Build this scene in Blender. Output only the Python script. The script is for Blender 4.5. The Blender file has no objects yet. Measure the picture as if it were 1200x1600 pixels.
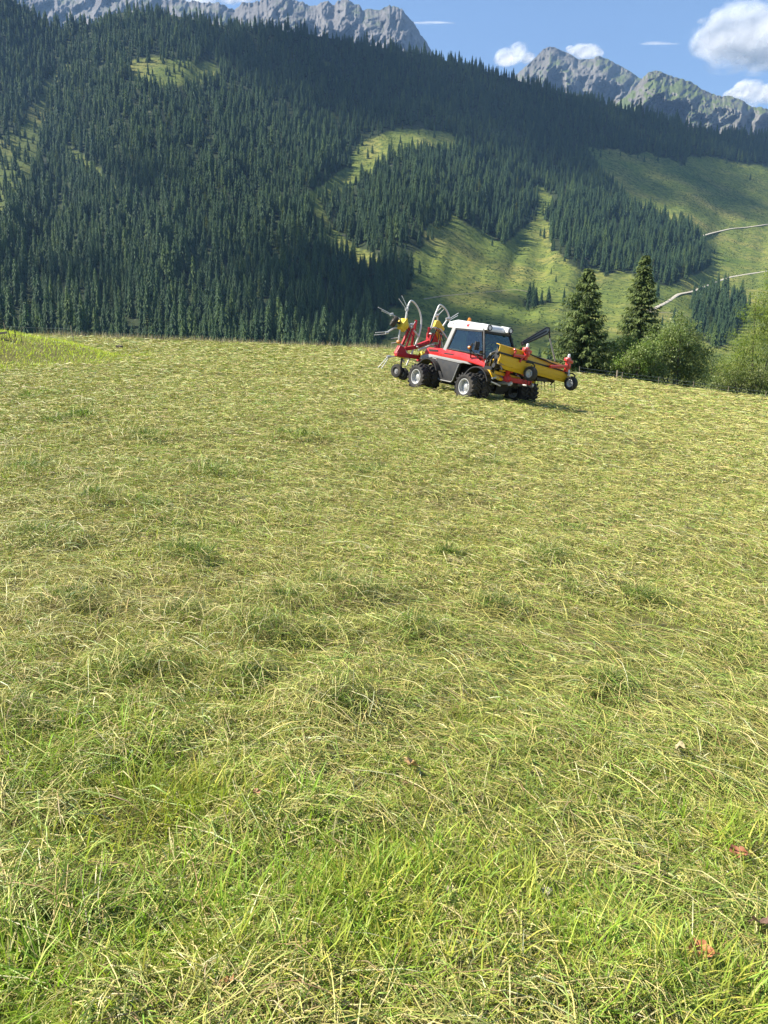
import bpy, bmesh, math, random
import numpy as np
from mathutils import Vector, Matrix

R = math.radians
random.seed(7)
rng = np.random.default_rng(11)
scn = bpy.context.scene
col = scn.collection

# ------------------------------------------------------------------ camera, sky, sun, exposure
PITCH = R(13.63)
CAM = np.array([0.0, 0.0, 1.65])
FPX = 1155.0                                   # focal length in photo pixels (1200 x 1600)
cam_d = bpy.data.cameras.new('camera')
cam_d.sensor_fit = 'VERTICAL'
cam_d.angle = 2 * math.atan(800 / FPX)
cam_d.clip_start, cam_d.clip_end = 0.05, 30000
cam_o = bpy.data.objects.new('camera', cam_d)
cam_o.location = CAM
cam_o.rotation_euler = (math.pi / 2 - PITCH, 0, 0)
col.objects.link(cam_o)
scn.camera = cam_o

SUN_EL = R(47)
SUN_AZ = (-0.99, 0.10)                         # horizontal direction towards the sun
n_ = math.hypot(*SUN_AZ)
SUN = Vector((SUN_AZ[0] / n_ * math.cos(SUN_EL), SUN_AZ[1] / n_ * math.cos(SUN_EL), math.sin(SUN_EL)))
world = bpy.data.worlds.new('World')
scn.world = world
world.use_nodes = True
wn = world.node_tree
wn.nodes.clear()
sky = wn.nodes.new('ShaderNodeTexSky')
sky.sky_type = 'NISHITA'
sky.sun_disc = False
sky.sun_elevation = SUN_EL
sky.sun_rotation = math.atan2(SUN.x, SUN.y)
sky.altitude = 1600
sky.air_density = 1.0
sky.dust_density = 0.4
sky.ozone_density = 2.2
bg = wn.nodes.new('ShaderNodeBackground')
bg.inputs['Strength'].default_value = 0.074
wo = wn.nodes.new('ShaderNodeOutputWorld')
wn.links.new(sky.outputs[0], bg.inputs[0])
wn.links.new(bg.outputs[0], wo.inputs[0])

sun_d = bpy.data.lights.new('sun', 'SUN')
sun_d.energy = 5.0
sun_d.angle = R(0.53)
sun_d.color = (1.0, 0.93, 0.80)
sun_o = bpy.data.objects.new('sun', sun_d)
sun_o.rotation_euler = (-SUN).to_track_quat('-Z', 'Y').to_euler()
sun_o.location = (0, 0, 50)
col.objects.link(sun_o)

vs = scn.view_settings
vs.view_transform = 'Standard'
vs.look = 'None'
vs.gamma = 1.0
vs.use_curve_mapping = False
vs.exposure = 1.34
scn.cycles.use_denoising = True
scn.cycles.max_bounces = 6
scn.cycles.diffuse_bounces = 3
scn.cycles.glossy_bounces = 3
scn.cycles.transmission_bounces = 4
scn.cycles.transparent_max_bounces = 24
scn.cycles.volume_bounces = 0
scn.cycles.sample_clamp_indirect = 6

# ------------------------------------------------------------------ helpers: numbers
def _h(ix, iy, seed):
    a = (ix.astype(np.int64) * 374761393 + iy.astype(np.int64) * 668265263 + seed * 1442695041) & 0x7fffffff
    a = ((a ^ (a >> 13)) * 1274126177) & 0x7fffffff
    a = ((a ^ (a >> 16)) * 1103515245 + 12345) & 0x7fffffff
    return (a & 0xffff) / 65535.0

def vnoise(x, y, seed=0):                      # smooth value noise, 0..1
    x = np.asarray(x, float); y = np.asarray(y, float)
    ix, iy = np.floor(x), np.floor(y)
    fx, fy = x - ix, y - iy
    fx = fx * fx * (3 - 2 * fx); fy = fy * fy * (3 - 2 * fy)
    a, b = _h(ix, iy, seed), _h(ix + 1, iy, seed)
    c, d = _h(ix, iy + 1, seed), _h(ix + 1, iy + 1, seed)
    return (a * (1 - fx) + b * fx) * (1 - fy) + (c * (1 - fx) + d * fx) * fy

def fbm(x, y, seed=0, octaves=4, gain=0.5):
    s, a, t = 0.0, 1.0, 0.0
    for k in range(octaves):
        s = s + a * (vnoise(x * 2 ** k, y * 2 ** k, seed + k * 17) - 0.5)
        t += a; a *= gain
    return s / t * 2                            # about -1..1

def sstep(a, b, x):
    t = np.clip((np.asarray(x, float) - a) / (b - a), 0, 1)
    return t * t * (3 - 2 * t)

cp, sp = math.cos(PITCH), math.sin(PITCH)
def aim(px, py):                               # direction seen at a photo pixel, scaled to one metre of depth along Y
    px = np.asarray(px, float); py = np.asarray(py, float)
    up = (800 - py) / FPX
    dy = cp + up * sp
    return (px - 600) / FPX / dy, (-sp + up * cp) / dy

def far_point(px, py, d):
    kx, kz = aim(px, py)
    return np.stack([kx * d, d + 0 * kx, CAM[2] + kz * d], -1)

def pix(P):                                    # photo pixel of a world point
    P = np.asarray(P, float) - CAM
    dd = P[..., 1] * cp - P[..., 2] * sp
    uu = P[..., 1] * sp + P[..., 2] * cp
    return 600 + FPX * P[..., 0] / dd, 800 - FPX * uu / dd, dd

# ------------------------------------------------------------------ helpers: objects
def tag(o, label=None, cat=None, group=None, kind=None):
    if label: o['label'] = label
    if cat: o['category'] = cat
    if group: o['group'] = group
    if kind: o['kind'] = kind
    return o

def link(name, data, mat=None, parent=None):
    o = bpy.data.objects.new(name, data)
    col.objects.link(o)
    if mat is not None: data.materials.append(mat)
    if parent is not None: o.parent = parent
    return o

def empty(name, loc, rotz=0.0):
    o = bpy.data.objects.new(name, None)
    o.empty_display_size = 0.2
    o.location = loc
    o.rotation_euler = (0, 0, rotz)
    col.objects.link(o)
    return o

def mesh_np(name, V, Fq, colr=None, smooth=False):
    me = bpy.data.meshes.new(name)
    V = np.ascontiguousarray(V, np.float32); Fq = np.ascontiguousarray(Fq, np.int32)
    k = Fq.shape[1]
    me.vertices.add(len(V)); me.vertices.foreach_set('co', V.ravel())
    me.loops.add(Fq.size); me.loops.foreach_set('vertex_index', Fq.ravel())
    me.polygons.add(len(Fq)); me.polygons.foreach_set('loop_start', np.arange(len(Fq), dtype=np.int32) * k)
    if smooth: me.polygons.foreach_set('use_smooth', np.ones(len(Fq), bool))
    if colr is not None:
        at = me.attributes.new('tint', 'FLOAT_COLOR', 'POINT')
        c4 = np.ones((len(V), 4), np.float32); c4[:, :3] = colr
        at.data.foreach_set('color', c4.ravel())
    me.update(calc_edges=True)
    me.validate()
    return me

def grid_faces(nr, nc):
    i = np.arange((nr - 1) * nc).reshape(nr - 1, nc)[:, :-1].ravel()
    return np.stack([i, i + 1, i + 1 + nc, i + nc], -1)

def add_attr(me, name, vals):
    at = me.attributes.new(name, 'FLOAT', 'POINT')
    at.data.foreach_set('value', np.ascontiguousarray(vals, np.float32).ravel())

class N:                                       # small node-tree helper
    def __init__(s, name):
        s.m = bpy.data.materials.new(name); s.m.use_nodes = True
        s.t = s.m.node_tree; s.t.nodes.clear()
        s.out = s.t.nodes.new('ShaderNodeOutputMaterial')
    def n(s, typ, **kw):
        x = s.t.nodes.new(typ)
        for k, v in kw.items():
            if k.startswith('i_'):
                x.inputs[int(k[2:]) if k[2:].isdigit() else k[2:].replace('_', ' ')].default_value = v
            else: setattr(x, k, v)
        return x
    def l(s, a, b): s.t.links.new(a, b)
    def noise(s, scale, detail=4.0, rough=0.55, vec=None, typ='Object'):
        x = s.n('ShaderNodeTexNoise'); x.inputs['Scale'].default_value = scale
        x.inputs['Detail'].default_value = detail; x.inputs['Roughness'].default_value = rough
        if vec is None:
            vec = s.n('ShaderNodeTexCoord').outputs[typ]
        s.l(vec, x.inputs['Vector'])
        return x.outputs['Fac']
    def ramp(s, fac, stops):
        x = s.n('ShaderNodeValToRGB')
        e = x.color_ramp.elements
        while len(e) < len(stops): e.new(0.5)
        for k, (p, c) in enumerate(stops):
            e[k].position = p; e[k].color = (*c, 1)
        s.l(fac, x.inputs[0])
        return x.outputs[0]
    def mix(s, fac, a, b, typ='MIX'):
        x = s.n('ShaderNodeMix', data_type='RGBA', blend_type=typ)
        for v, i in ((fac, 0), (a, 6), (b, 7)):
            if isinstance(v, (int, float)): x.inputs[i].default_value = v
            elif isinstance(v, tuple): x.inputs[i].default_value = (*v, 1)
            else: s.l(v, x.inputs[i])
        return x.outputs[2]
    def bump(s, h, strength=0.3, dist=0.02):
        x = s.n('ShaderNodeBump'); x.inputs['Strength'].default_value = strength; x.inputs['Distance'].default_value = dist
        s.l(h, x.inputs['Height'])
        return x.outputs[0]
    def bsdf(s, color, rough=0.6, metal=0.0, normal=None, spec=0.5, coat=0.0):
        b = s.n('ShaderNodeBsdfPrincipled')
        for v, k in ((color, 'Base Color'), (rough, 'Roughness'), (metal, 'Metallic')):
            if isinstance(v, tuple): b.inputs[k].default_value = (*v, 1)
            elif isinstance(v, (int, float)): b.inputs[k].default_value = v
            else: s.l(v, b.inputs[k])
        b.inputs['Specular IOR Level'].default_value = spec
        b.inputs['Coat Weight'].default_value = coat
        if normal is not None: s.l(normal, b.inputs['Normal'])
        return b.outputs[0]
    def done(s, sh):
        s.l(sh, s.out.inputs['Surface']); return s.m

def leaf_mat(name, trans=0.35, rough=0.5, spec=0.3, gain=1.0, hue=None):
    """foliage whose colour is stored per leaf; hue adds a little drift per object"""
    w = N(name)
    a = w.n('ShaderNodeAttribute', attribute_name='tint').outputs['Color']
    if hue:
        inf = w.n('ShaderNodeObjectInfo').outputs['Random']
        a = w.mix(1.0, a, w.ramp(inf, hue), 'MULTIPLY')
    b = w.bsdf(a, rough, spec=spec)
    t = w.n('ShaderNodeBsdfTranslucent')
    w.l(w.mix(1.0, a, (1.1, 1.25, 0.7), 'MULTIPLY'), t.inputs[0])
    m = w.n('ShaderNodeMixShader'); m.inputs[0].default_value = trans
    w.l(b, m.inputs[1]); w.l(t.outputs[0], m.inputs[2])
    return w.done(m.outputs[0])

def paint(name, c, rough=0.4, metal=0.0, dirt=0.25, coat=0.0, scale=6.0):
    """painted or plastic surface with uneven dust"""
    w = N(name)
    f = w.noise(scale, 5)
    dusty = tuple(0.55 * a + 0.45 * b for a, b in zip(c, (0.22, 0.18, 0.12)))
    cc = w.mix(w.ramp(f, [(0.42, (0, 0, 0)), (0.75, (dirt,) * 3)]), c, dusty)
    r = w.ramp(f, [(0.3, (rough,) * 3), (0.75, (min(1, rough + 0.25),) * 3)])
    return w.done(w.bsdf(cc, r, metal, w.bump(w.noise(scale * 12, 3), 0.08, 0.004), coat=coat))
# ------------------------------------------------------------------ the meadow: a mown shoulder that breaks off into the valley
def height(x, y):
    x = np.asarray(x, float); y = np.asarray(y, float)
    z = -0.083 * x - 0.046 * (np.sqrt(x * x + 1) - 1) - 0.15 * (1 - np.exp(-np.abs(y) / 12))
    z = z + 0.06 * fbm(x / 9, y / 9, 3, 3)
    z = z + (0.04 * fbm(x / 0.8, y / 0.8, 5, 3) + 0.02 * fbm(x / 0.22, y / 0.2, 6, 2) + 0.045 * fbm(x / 2.6, y / 2.6, 8, 2)) * sstep(0.5, 1.5, y)
    # grassy bank on the left
    q = ((x + 20.5) / 8.0) ** 2 + ((y - 34) / 12.0) ** 2
    z = z + 1.12 * sstep(0.0, 1.0, 1 - q) * (1 + 0.12 * fbm(x / 2.2, y / 2.2, 21, 3))
    # the edge of the shoulder
    e = y - (78 + 3.0 * fbm(x / 11, 0 * x, 31, 3) - 3 * sstep(10, 40, x))
    e = np.maximum(e, 0)
    z = z - np.where(e < 45, 0.0042 * e * e, 0.0042 * 45 * 45 + 0.378 * (e - 45))
    return z

def on_meadow(px, py, lo=0.4, hi=140.0):       # where a sight line meets the meadow
    kx, kz = aim(px, py)
    d = np.geomspace(lo, hi, 1600)
    below = CAM[2] + kz * d < height(kx * d, d)
    i = int(np.argmax(below)) if below.any() else len(d) - 1
    return Vector((float(kx * d[i]), float(d[i]), float(height(kx * d[i], d[i]))))

def meadow_mat():
    w = N('mown_turf')
    tc = w.n('ShaderNodeTexCoord').outputs['Object']
    big = w.noise(0.35, 4, 0.6, tc)
    fine = w.noise(22, 6, 0.7, tc)
    c = w.ramp(big, [(0.3, (0.13, 0.13, 0.04)), (0.55, (0.18, 0.165, 0.06)), (0.75, (0.13, 0.14, 0.04))])
    c2 = w.mix(w.ramp(fine, [(0.38, (0.0,) * 3), (0.7, (0.75,) * 3)]), c, (0.06, 0.048, 0.02))
    hgt = w.noise(30, 6, 0.75, tc)
    return w.done(w.bsdf(c2, 0.9, normal=w.bump(hgt, 0.7, 0.04), spec=0.1))

az = np.radians(np.linspace(-88, 88, 353))
rad = np.concatenate([[0.02], np.geomspace(0.35, 150, 250)])
A, Rr = np.meshgrid(az, rad)
gx, gy = Rr * np.sin(A), Rr * np.cos(A) - 0.6
gz = height(gx, gy)
meadow = link('meadow', mesh_np('meadow', np.stack([gx, gy, gz], -1).reshape(-1, 3), grid_faces(*gx.shape)[:, ::-1], smooth=True), meadow_mat())
tag(meadow, kind='structure')

# ------------------------------------------------------------------ the far side of the valley
def curve(pts):
    xs, ys = zip(*pts)
    return lambda x: np.interp(x, xs, ys)

ridge = curve([(-300, -60), (-150, -48), (0, -14), (45, 18), (85, 46), (120, 44), (160, 32), (185, 20), (240, 18), (290, 28), (330, 38),
               (400, 44), (470, 51), (530, 63), (600, 76), (660, 84), (700, 96), (760, 112), (830, 132), (900, 149), (950, 164),
               (1010, 179), (1060, 194), (1120, 209), (1200, 212), (1330, 226), (1500, 250)])
d_ridge = curve([(-300, 1700), (0, 1750), (300, 1800), (650, 1950), (900, 2100), (1200, 2350), (1500, 2500)])
BASE_PY, BASE_D = 655.0, 330.0
def hill_depth(px, py):
    px = np.asarray(px, float); py = np.asarray(py, float)
    t = np.clip((BASE_PY - py) / (BASE_PY - ridge(px)), 0, 1)
    d = BASE_D + (d_ridge(px) - BASE_D) * t ** 1.12
    env = np.sin(np.pi * np.clip(t * 0.93 + 0.04, 0, 1))
    wx = px + 60 * fbm(px / 300, py / 170, 43, 2) + 0.28 * py
    d = d + env * (115 * fbm(wx / 150, py / 620, 41, 3) + 26 * fbm(wx / 34, py / 200, 47, 2))
    # the forested spur right of the middle stands forward of the slope behind it
    d = d - 60 * np.exp(-((px - 640 + 0.2 * (py - 300)) / 95) ** 2 - ((py - 330) / 95) ** 2)
    d = d - 40 * np.exp(-((px - 960) / 80) ** 2 - ((py - 360) / 70) ** 2)
    return d

def inside(poly, x, y):
    c = np.zeros(np.shape(x), bool)
    n = len(poly)
    for i in range(n):
        (x0, y0), (x1, y1) = poly[i], poly[i - 1]
        if y0 == y1: continue
        c ^= ((y0 > y) != (y1 > y)) & (x < (x1 - x0) * (y - y0) / (y1 - y0) + x0)
    return c

WOODS = [[(-400, 760), (588, 760), (590, 560), (602, 490), (640, 446), (657, 405), (661, 372), (692, 340), (704, 328), (722, 338), (748, 362),
          (776, 376), (802, 374), (832, 350), (836, 312), (832, 292), (852, 288), (868, 312), (856, 345), (862, 376), (868, 402), (890, 410),
          (920, 422), (950, 434), (966, 424), (1000, 430), (1045, 448), (1060, 442), (1086, 424), (1104, 412), (1098, 390), (1085, 366),
          (1050, 342), (1000, 324), (975, 305), (945, 272), (918, 232), (965, 238), (1062, 250), (1074, 238), (1145, 254), (1600, 250),
          (1600, -200), (-400, -200)],
         [(1082, 468), (1112, 458), (1166, 482), (1166, 504), (1120, 545), (1086, 530)],
         [(818, 476), (862, 462), (864, 468), (820, 486)]]
GLADES = [[(203, 96), (232, 88), (330, 96), (345, 112), (335, 128), (300, 134), (240, 134), (206, 124)],
          [(470, 306), (512, 284), (546, 252), (564, 224), (606, 205), (662, 199), (712, 213), (726, 230), (690, 236), (636, 232), (598, 254), (560, 288), (522, 314), (474, 322)],
          [(-60, 330), (-40, 250), (20, 200), (48, 168), (78, 120), (96, 90), (88, 150), (70, 200), (64, 250), (40, 300), (10, 340)],
          [(486, 318), (502, 322), (526, 362), (566, 388), (598, 404), (592, 430), (545, 412), (506, 386)],
          [(498, 166), (520, 176), (528, 190), (506, 180)], [(505, 92), (530, 104), (528, 112), (508, 102)],
          [(105, 225), (140, 250), (180, 290), (190, 310), (150, 285), (112, 245)], [(100, 100), (118, 105), (112, 118), (98, 110)]]
def woods_at(px, py):
    wx = px + 17 * fbm(px / 26, py / 20, 61, 3); wy = py + 11 * fbm(px / 26, py / 20, 67, 3)
    m = np.zeros(np.shape(px), float)
    for p in WOODS: m = np.maximum(m, inside(p, wx, wy) * 1.0)
    e_ = np.zeros(np.shape(px), float)                # loose trees straggling out over the edge of the wood
    for p in WOODS: e_ = np.maximum(e_, inside(p, px + 60 * fbm(px / 30, py / 22, 68, 2), py - 8 + 34 * fbm(px / 30, py / 22, 69, 2)) * 1.0)
    m = np.maximum(m, .09 * e_ * (py < 520))
    for k, p in enumerate(GLADES): m = np.where(inside(p, px + .45 * (wx - px), py + .45 * (wy - py)), (0.16, 0.05, 0.42, 0.2, 0.3, 0.4, 0.3, 0.3)[k], m)
    return m

pxs = np.arange(-420, 1625, 5.0)
ts = np.linspace(0, 1, 170)
PX, TT = np.meshgrid(pxs, ts)
PY = BASE_PY + (ridge(PX) - BASE_PY) * TT
HD = hill_depth(PX, PY)
HP = far_point(PX, PY, HD)
MASK = woods_at(PX, PY)
front = [far_point(pxs, np.full_like(pxs, BASE_PY), np.full_like(pxs, d)) for d in (120.0, 170.0, 250.0)]
for k, f_ in enumerate(front): f_[:, 2] = (-48, -62, -60)[k]
back = []
for k in range(1, 9):
    b_ = HP[-1].copy(); s_ = k * 140.0
    b_ *= (1 + s_ / np.linalg.norm(b_[:, :2], axis=1, keepdims=True))
    b_[:, 2] = HP[-1][:, 2] - 0.45 * s_
    back.append(b_)
HV = np.concatenate([np.stack(front), HP, np.stack(back)])
HM = np.concatenate([np.zeros((3, len(pxs))), MASK, np.ones((8, len(pxs)))])

def hill_mat():
    w = N('alpine_pasture')
    tc = w.n('ShaderNodeTexCoord').outputs['Object']
    n1 = w.noise(0.012, 5, 0.6, tc)
    n2 = w.noise(0.11, 5, 0.75, tc)
    grass = w.ramp(n1, [(0.3, (0.095, 0.14, 0.025)), (0.5, (0.165, 0.19, 0.04)), (0.68, (0.27, 0.24, 0.07))])
    grass = w.mix(w.ramp(n2, [(0.43, (0,) * 3), (0.60, (0.85,) * 3)]), grass, (0.055, 0.085, 0.025))
    rock = w.noise(0.045, 6, 0.7, tc)
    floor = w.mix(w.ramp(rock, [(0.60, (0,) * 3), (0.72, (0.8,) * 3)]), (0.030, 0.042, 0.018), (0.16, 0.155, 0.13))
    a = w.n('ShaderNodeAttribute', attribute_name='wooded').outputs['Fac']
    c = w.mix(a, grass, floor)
    return w.done(w.bsdf(c, 0.95, normal=w.bump(n2, 0.8, 2.0), spec=0.1))
hm = mesh_np('hillside', HV.reshape(-1, 3), grid_faces(HV.shape[0], HV.shape[1]), smooth=True)
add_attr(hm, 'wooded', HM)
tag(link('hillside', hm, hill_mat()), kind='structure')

def on_hill(px, py):
    px = np.asarray(px, float); py = np.asarray(py, float)
    return far_point(px, py, hill_depth(px, py))

def track(name, pts, width, mat):
    xs, ys = zip(*pts)
    u = np.linspace(0, len(pts) - 1, 12 * len(pts))
    qx, qy = np.interp(u, range(len(pts)), xs), np.interp(u, range(len(pts)), ys)
    for _ in range(6):
        qx[1:-1] = (qx[:-2] + 2 * qx[1:-1] + qx[2:]) / 4; qy[1:-1] = (qy[:-2] + 2 * qy[1:-1] + qy[2:]) / 4
    P = on_hill(qx, qy); P[:, 2] += 0.25
    T = np.gradient(P, axis=0); T[:, 2] = 0; T /= np.linalg.norm(T, axis=1, keepdims=True)
    S = np.stack([-T[:, 1], T[:, 0], 0 * T[:, 0]], -1)
    wv = width * (0.8 + 0.4 * vnoise(u * 1.3, u * 0, 5))[:, None] / 2
    V = np.stack([P - S * wv * 1.9 - [0, 0, 1.1], P - S * wv * .8, P + S * wv * .8, P + S * wv * 1.9 - [0, 0, 1.1]], 1)
    me = mesh_np(name, V.reshape(-1, 3), grid_faces(len(u), 4))
    return tag(link(name, me, mat), kind='structure')
w = N('pale_gravel')
gravel = w.done(w.bsdf(w.ramp(w.noise(0.4, 5), [(0.3, (0.34, 0.30, 0.23)), (0.7, (0.50, 0.46, 0.38))]), 0.95))
w = N('worn_track')
worn = w.done(w.bsdf(w.ramp(w.noise(0.2, 5), [(0.3, (0.17, 0.16, 0.08)), (0.7, (0.25, 0.22, 0.12))]), 0.95))
track('dirt_road', [(1000, 489), (1018, 483), (1045, 469), (1058, 459), (1080, 455), (1108, 444), (1137, 433), (1160, 429), (1200, 423), (1260, 412)], 3.6, gravel)
track('dirt_road', [(1078, 376), (1090, 370), (1110, 364), (1140, 357), (1165, 355), (1200, 350), (1260, 344)], 4.0, gravel)
track('footpath', [(660, 467), (690, 462), (750, 457), (805, 452), (840, 458)], 1.8, worn)
track('footpath', [(1010, 487), (1040, 488), (1075, 493)], 1.8, worn)

# ------------------------------------------------------------------ rock peaks behind
def rock_mat(name, rock_a, rock_b, green, amount):
    w = N(name)
    tc = w.n('ShaderNodeTexCoord').outputs['Object']
    mp = w.n('ShaderNodeMapping'); mp.inputs['Scale'].default_value = (1, 1, 0.35); w.l(tc, mp.inputs[0])
    n1 = w.noise(0.006, 8, 0.7, mp.outputs[0]); n2 = w.noise(0.0022, 5, 0.6, tc)
    c = w.ramp(n1, [(0.3, rock_a), (0.7, rock_b)])
    nz = w.n('ShaderNodeSeparateXYZ'); w.l(w.n('ShaderNodeNewGeometry').outputs['Normal'], nz.inputs[0])
    mu = w.n('ShaderNodeMath', operation='MULTIPLY'); w.l(nz.outputs[2], mu.inputs[0]); w.l(n2, mu.inputs[1])
    c = w.mix(w.ramp(mu.outputs[0], [(amount, (0,) * 3), (amount + 0.12, (1,) * 3)]), c, green)
    return w.done(w.bsdf(c, 0.95, normal=w.bump(n1, 0.55, 40), spec=0.1))

def peak(name, sil, base_py, d0, d1, mat, seed, rough):
    xs = np.arange(sil[0][0], sil[-1][0] + 1, 1.1)
    top = curve(sil)(xs)
    top = top + rough * (fbm(xs / 9, xs * 0, seed, 3) + 0.5 * fbm(xs / 3, xs * 0, seed + 3, 2))
    t = np.linspace(0, 1, 130)[:, None]
    PXm = np.repeat(xs[None], 130, 0)
    PYm = base_py + (top[None] - base_py) * t
    env = np.sin(np.pi * np.clip(t, 0.03, 0.97))
    wv = PXm + 14 * fbm(PXm / 60, PYm / 60, seed + 9, 2)
    rid = 1 - np.abs(fbm((wv + .5 * PYm) / 30, (PYm - .3 * wv) / 46, seed + 5, 5)) * 2
    D = d0 + (d1 - d0) * t - env * 420 * rid * (0.35 + 0.65 * t) + 120 * env * fbm(wv / 9, PYm / 13, seed + 6, 5) + 14 * fbm(PXm / 2.6, PYm / 3.6, seed + 8, 2)
    P = far_point(PXm, PYm, D)
    bk = []
    for s_ in (150, 500, 1200):
        b_ = P[-1].copy(); b_[:, 1] += s_; b_[:, 0] *= (b_[:, 1] / P[-1][:, 1]); b_[:, 2] -= 0.9 * s_
        bk.append(b_)
    V = np.concatenate([P, np.stack(bk)])
    return tag(link(name, mesh_np(name, V.reshape(-1, 3), grid_faces(V.shape[0], V.shape[1]), smooth=False), mat), kind='structure')
rock_l = rock_mat('pale_limestone', (0.07, 0.068, 0.07), (0.20, 0.19, 0.185), (0.08, 0.10, 0.05), 0.40)
rock_r = rock_mat('grassy_rock', (0.07, 0.068, 0.065), (0.19, 0.18, 0.165), (0.09, 0.115, 0.045), 0.36)
peak('mountain', [(-120, -60), (30, -40), (100, -20), (170, -30), (220, -22), (262, 0), (285, -2), (310, 2), (340, 6), (366, 14), (380, 4), (405, 3), (425, -8), (442, -12), (456, -2),
                  (472, 2), (490, 10), (500, 4), (512, 1), (522, 6), (540, -3), (550, 4), (566, 13), (580, 15), (594, 15), (606, 9), (622, 12),
                  (636, 22), (650, 42), (668, 70), (690, 100), (720, 130)], 190, 3900, 4700, rock_l, 101, 4.0)
peak('mountain', [(770, 160), (800, 122), (818, 106), (835, 91), (850, 76), (858, 72), (872, 76), (890, 85), (905, 93), (920, 93), (936, 88),
                  (952, 93), (968, 102), (985, 112), (1002, 124), (1020, 140), (1050, 172), (1090, 200)], 240, 4600, 5300, rock_r, 131, 1.6)
peak('mountain', [(960, 165), (990, 140), (1006, 120), (1014, 113), (1026, 110), (1040, 116), (1060, 122), (1078, 127), (1100, 140), (1124, 151),
                  (1140, 150), (1158, 156), (1172, 166), (1190, 168), (1215, 172), (1260, 180), (1330, 175), (1420, 190)], 250, 3600, 4200, rock_r, 151, 2.0)

# ------------------------------------------------------------------ the air
vol = bpy.data.materials.new('mountain_air')
vol.use_nodes = True
vt = vol.node_tree
vt.nodes.clear()
vo = vt.nodes.new('ShaderNodeOutputMaterial')
pv = vt.nodes.new('ShaderNodeVolumePrincipled')
pv.inputs['Color'].default_value = (0.33, 0.58, 1.0, 1)
pv.inputs['Density'].default_value = 5.2e-5
pv.inputs['Anisotropy'].default_value = 0.1
vt.links.new(pv.outputs[0], vo.inputs['Volume'])
hx, hy0, hy1, hz0, hz1 = 5200, -300, 7200, -80, 2650
hv = [(x, y, z) for x in (-hx, hx) for y in (hy0, hy1) for z in (hz0, hz1)]
hz = bpy.data.meshes.new('haze')
hz.from_pydata(hv, [], [(0, 1, 3, 2), (4, 6, 7, 5), (0, 4, 5, 1), (2, 3, 7, 6), (0, 2, 6, 4), (1, 5, 7, 3)])
tag(link('haze', hz, vol), kind='stuff')
# ------------------------------------------------------------------ clouds
def cloud_mat(op=.44):
    w = N('cloud_vapour')
    lw = w.n('ShaderNodeLayerWeight'); lw.inputs[0].default_value = 0.5
    nz = w.noise(0.0035, 6, 0.65)
    ad = w.n('ShaderNodeMath', operation='MULTIPLY_ADD'); w.l(nz, ad.inputs[0]); ad.inputs[1].default_value = 0.9
    w.l(lw.outputs['Facing'], ad.inputs[2])
    fac = w.ramp(ad.outputs[0], [(0.42, (op,) * 3), (0.95, (0,) * 3)])
    d = w.n('ShaderNodeBsdfDiffuse'); d.inputs[0].default_value = (0.98, 0.98, 0.98, 1)
    t = w.n('ShaderNodeBsdfTranslucent'); t.inputs[0].default_value = (0.96, 0.96, 0.97, 1)
    m0 = w.n('ShaderNodeMixShader'); m0.inputs[0].default_value = 0.6
    w.l(d.outputs[0], m0.inputs[1]); w.l(t.outputs[0], m0.inputs[2])
    tr = w.n('ShaderNodeBsdfTransparent')
    m = w.n('ShaderNodeMixShader'); w.l(fac, m.inputs[0]); w.l(tr.outputs[0], m.inputs[1]); w.l(m0.outputs[0], m.inputs[2])
    return w.done(m.outputs[0])
CLOUD = cloud_mat()
WISP = cloud_mat(.10)
_bm = bmesh.new(); bmesh.ops.create_icosphere(_bm, subdivisions=3, radius=1.0)
ICO_V = np.array([v.co[:] for v in _bm.verts]); ICO_F = np.array([[v.index for v in f.verts] for f in _bm.faces]); _bm.free()
def cloud(px, py, wpx, hpx, d, label, n=40, seed=0, flat=0.35, sx=1.25, big=1.0, mat=None):
    r_ = np.random.default_rng(seed)
    c = far_point(px, py, d)
    k = d / FPX
    V, Fc = [], []
    for i in range(n):
        a = r_.uniform(-1, 1); env = math.sqrt(max(0.02, 1 - a * a))
        b = r_.uniform(-flat, 1) * env * (0.55 + 0.45 * math.cos(a * 5 + seed))
        rr = big * (0.16 + 0.24 * r_.random()) * env * hpx * k + 0.05 * hpx * k
        p = np.array([a * wpx * k * 0.5, r_.uniform(-.25, .25) * hpx * k, b * hpx * 0.5 * k])
        v = ICO_V * (1 + 0.22 * fbm(ICO_V[:, 0:1] * 2.2 + i, ICO_V[:, 1:2] * 2.2 + ICO_V[:, 2:3] * 1.7, seed + i, 3))
        V.append(p + v * rr * np.array([sx, 1, 0.9])); Fc.append(ICO_F + len(ICO_V) * i)
    o = link('cloud', mesh_np('cloud', np.concatenate(V), np.concatenate(Fc), smooth=True), mat or CLOUD)
    o.location = c
    return tag(o, label, 'cloud')
cloud(1190, 66, 170, 86, 12000, 'big white cumulus cut by the right edge of the sky', 26, 1, flat=.12, big=1.5)
cloud(1135, 32, 74, 26, 12500, 'thin grey wisp of cloud just up and left of the big cumulus', 22, 2, mat=WISP)
cloud(1182, 150, 82, 34, 13000, 'low puffy cloud above the right mountain, under the big cumulus', 14, 3, big=1.4)
cloud(795, 92, 62, 26, 12000, 'small bright cloud peeping over the forest ridge left of the rounded peak', 12, 4, big=1.4)
cloud(913, 84, 46, 24, 12000, 'small bright cloud rising behind the shoulder of the rounded peak', 11, 5, big=1.4)
cloud(330, -6, 150, 40, 12500, 'white cloud at the top edge behind the jagged grey peaks', 40, 6)
cloud(674, 36, 60, 5, 14000, 'flat thin streak of cloud right of the tallest grey peak', 16, 7, sx=9, mat=WISP)
cloud(1030, 69, 46, 6, 14000, 'faint flat streak of cloud left of the big cumulus', 14, 8, sx=7, mat=WISP)

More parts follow.
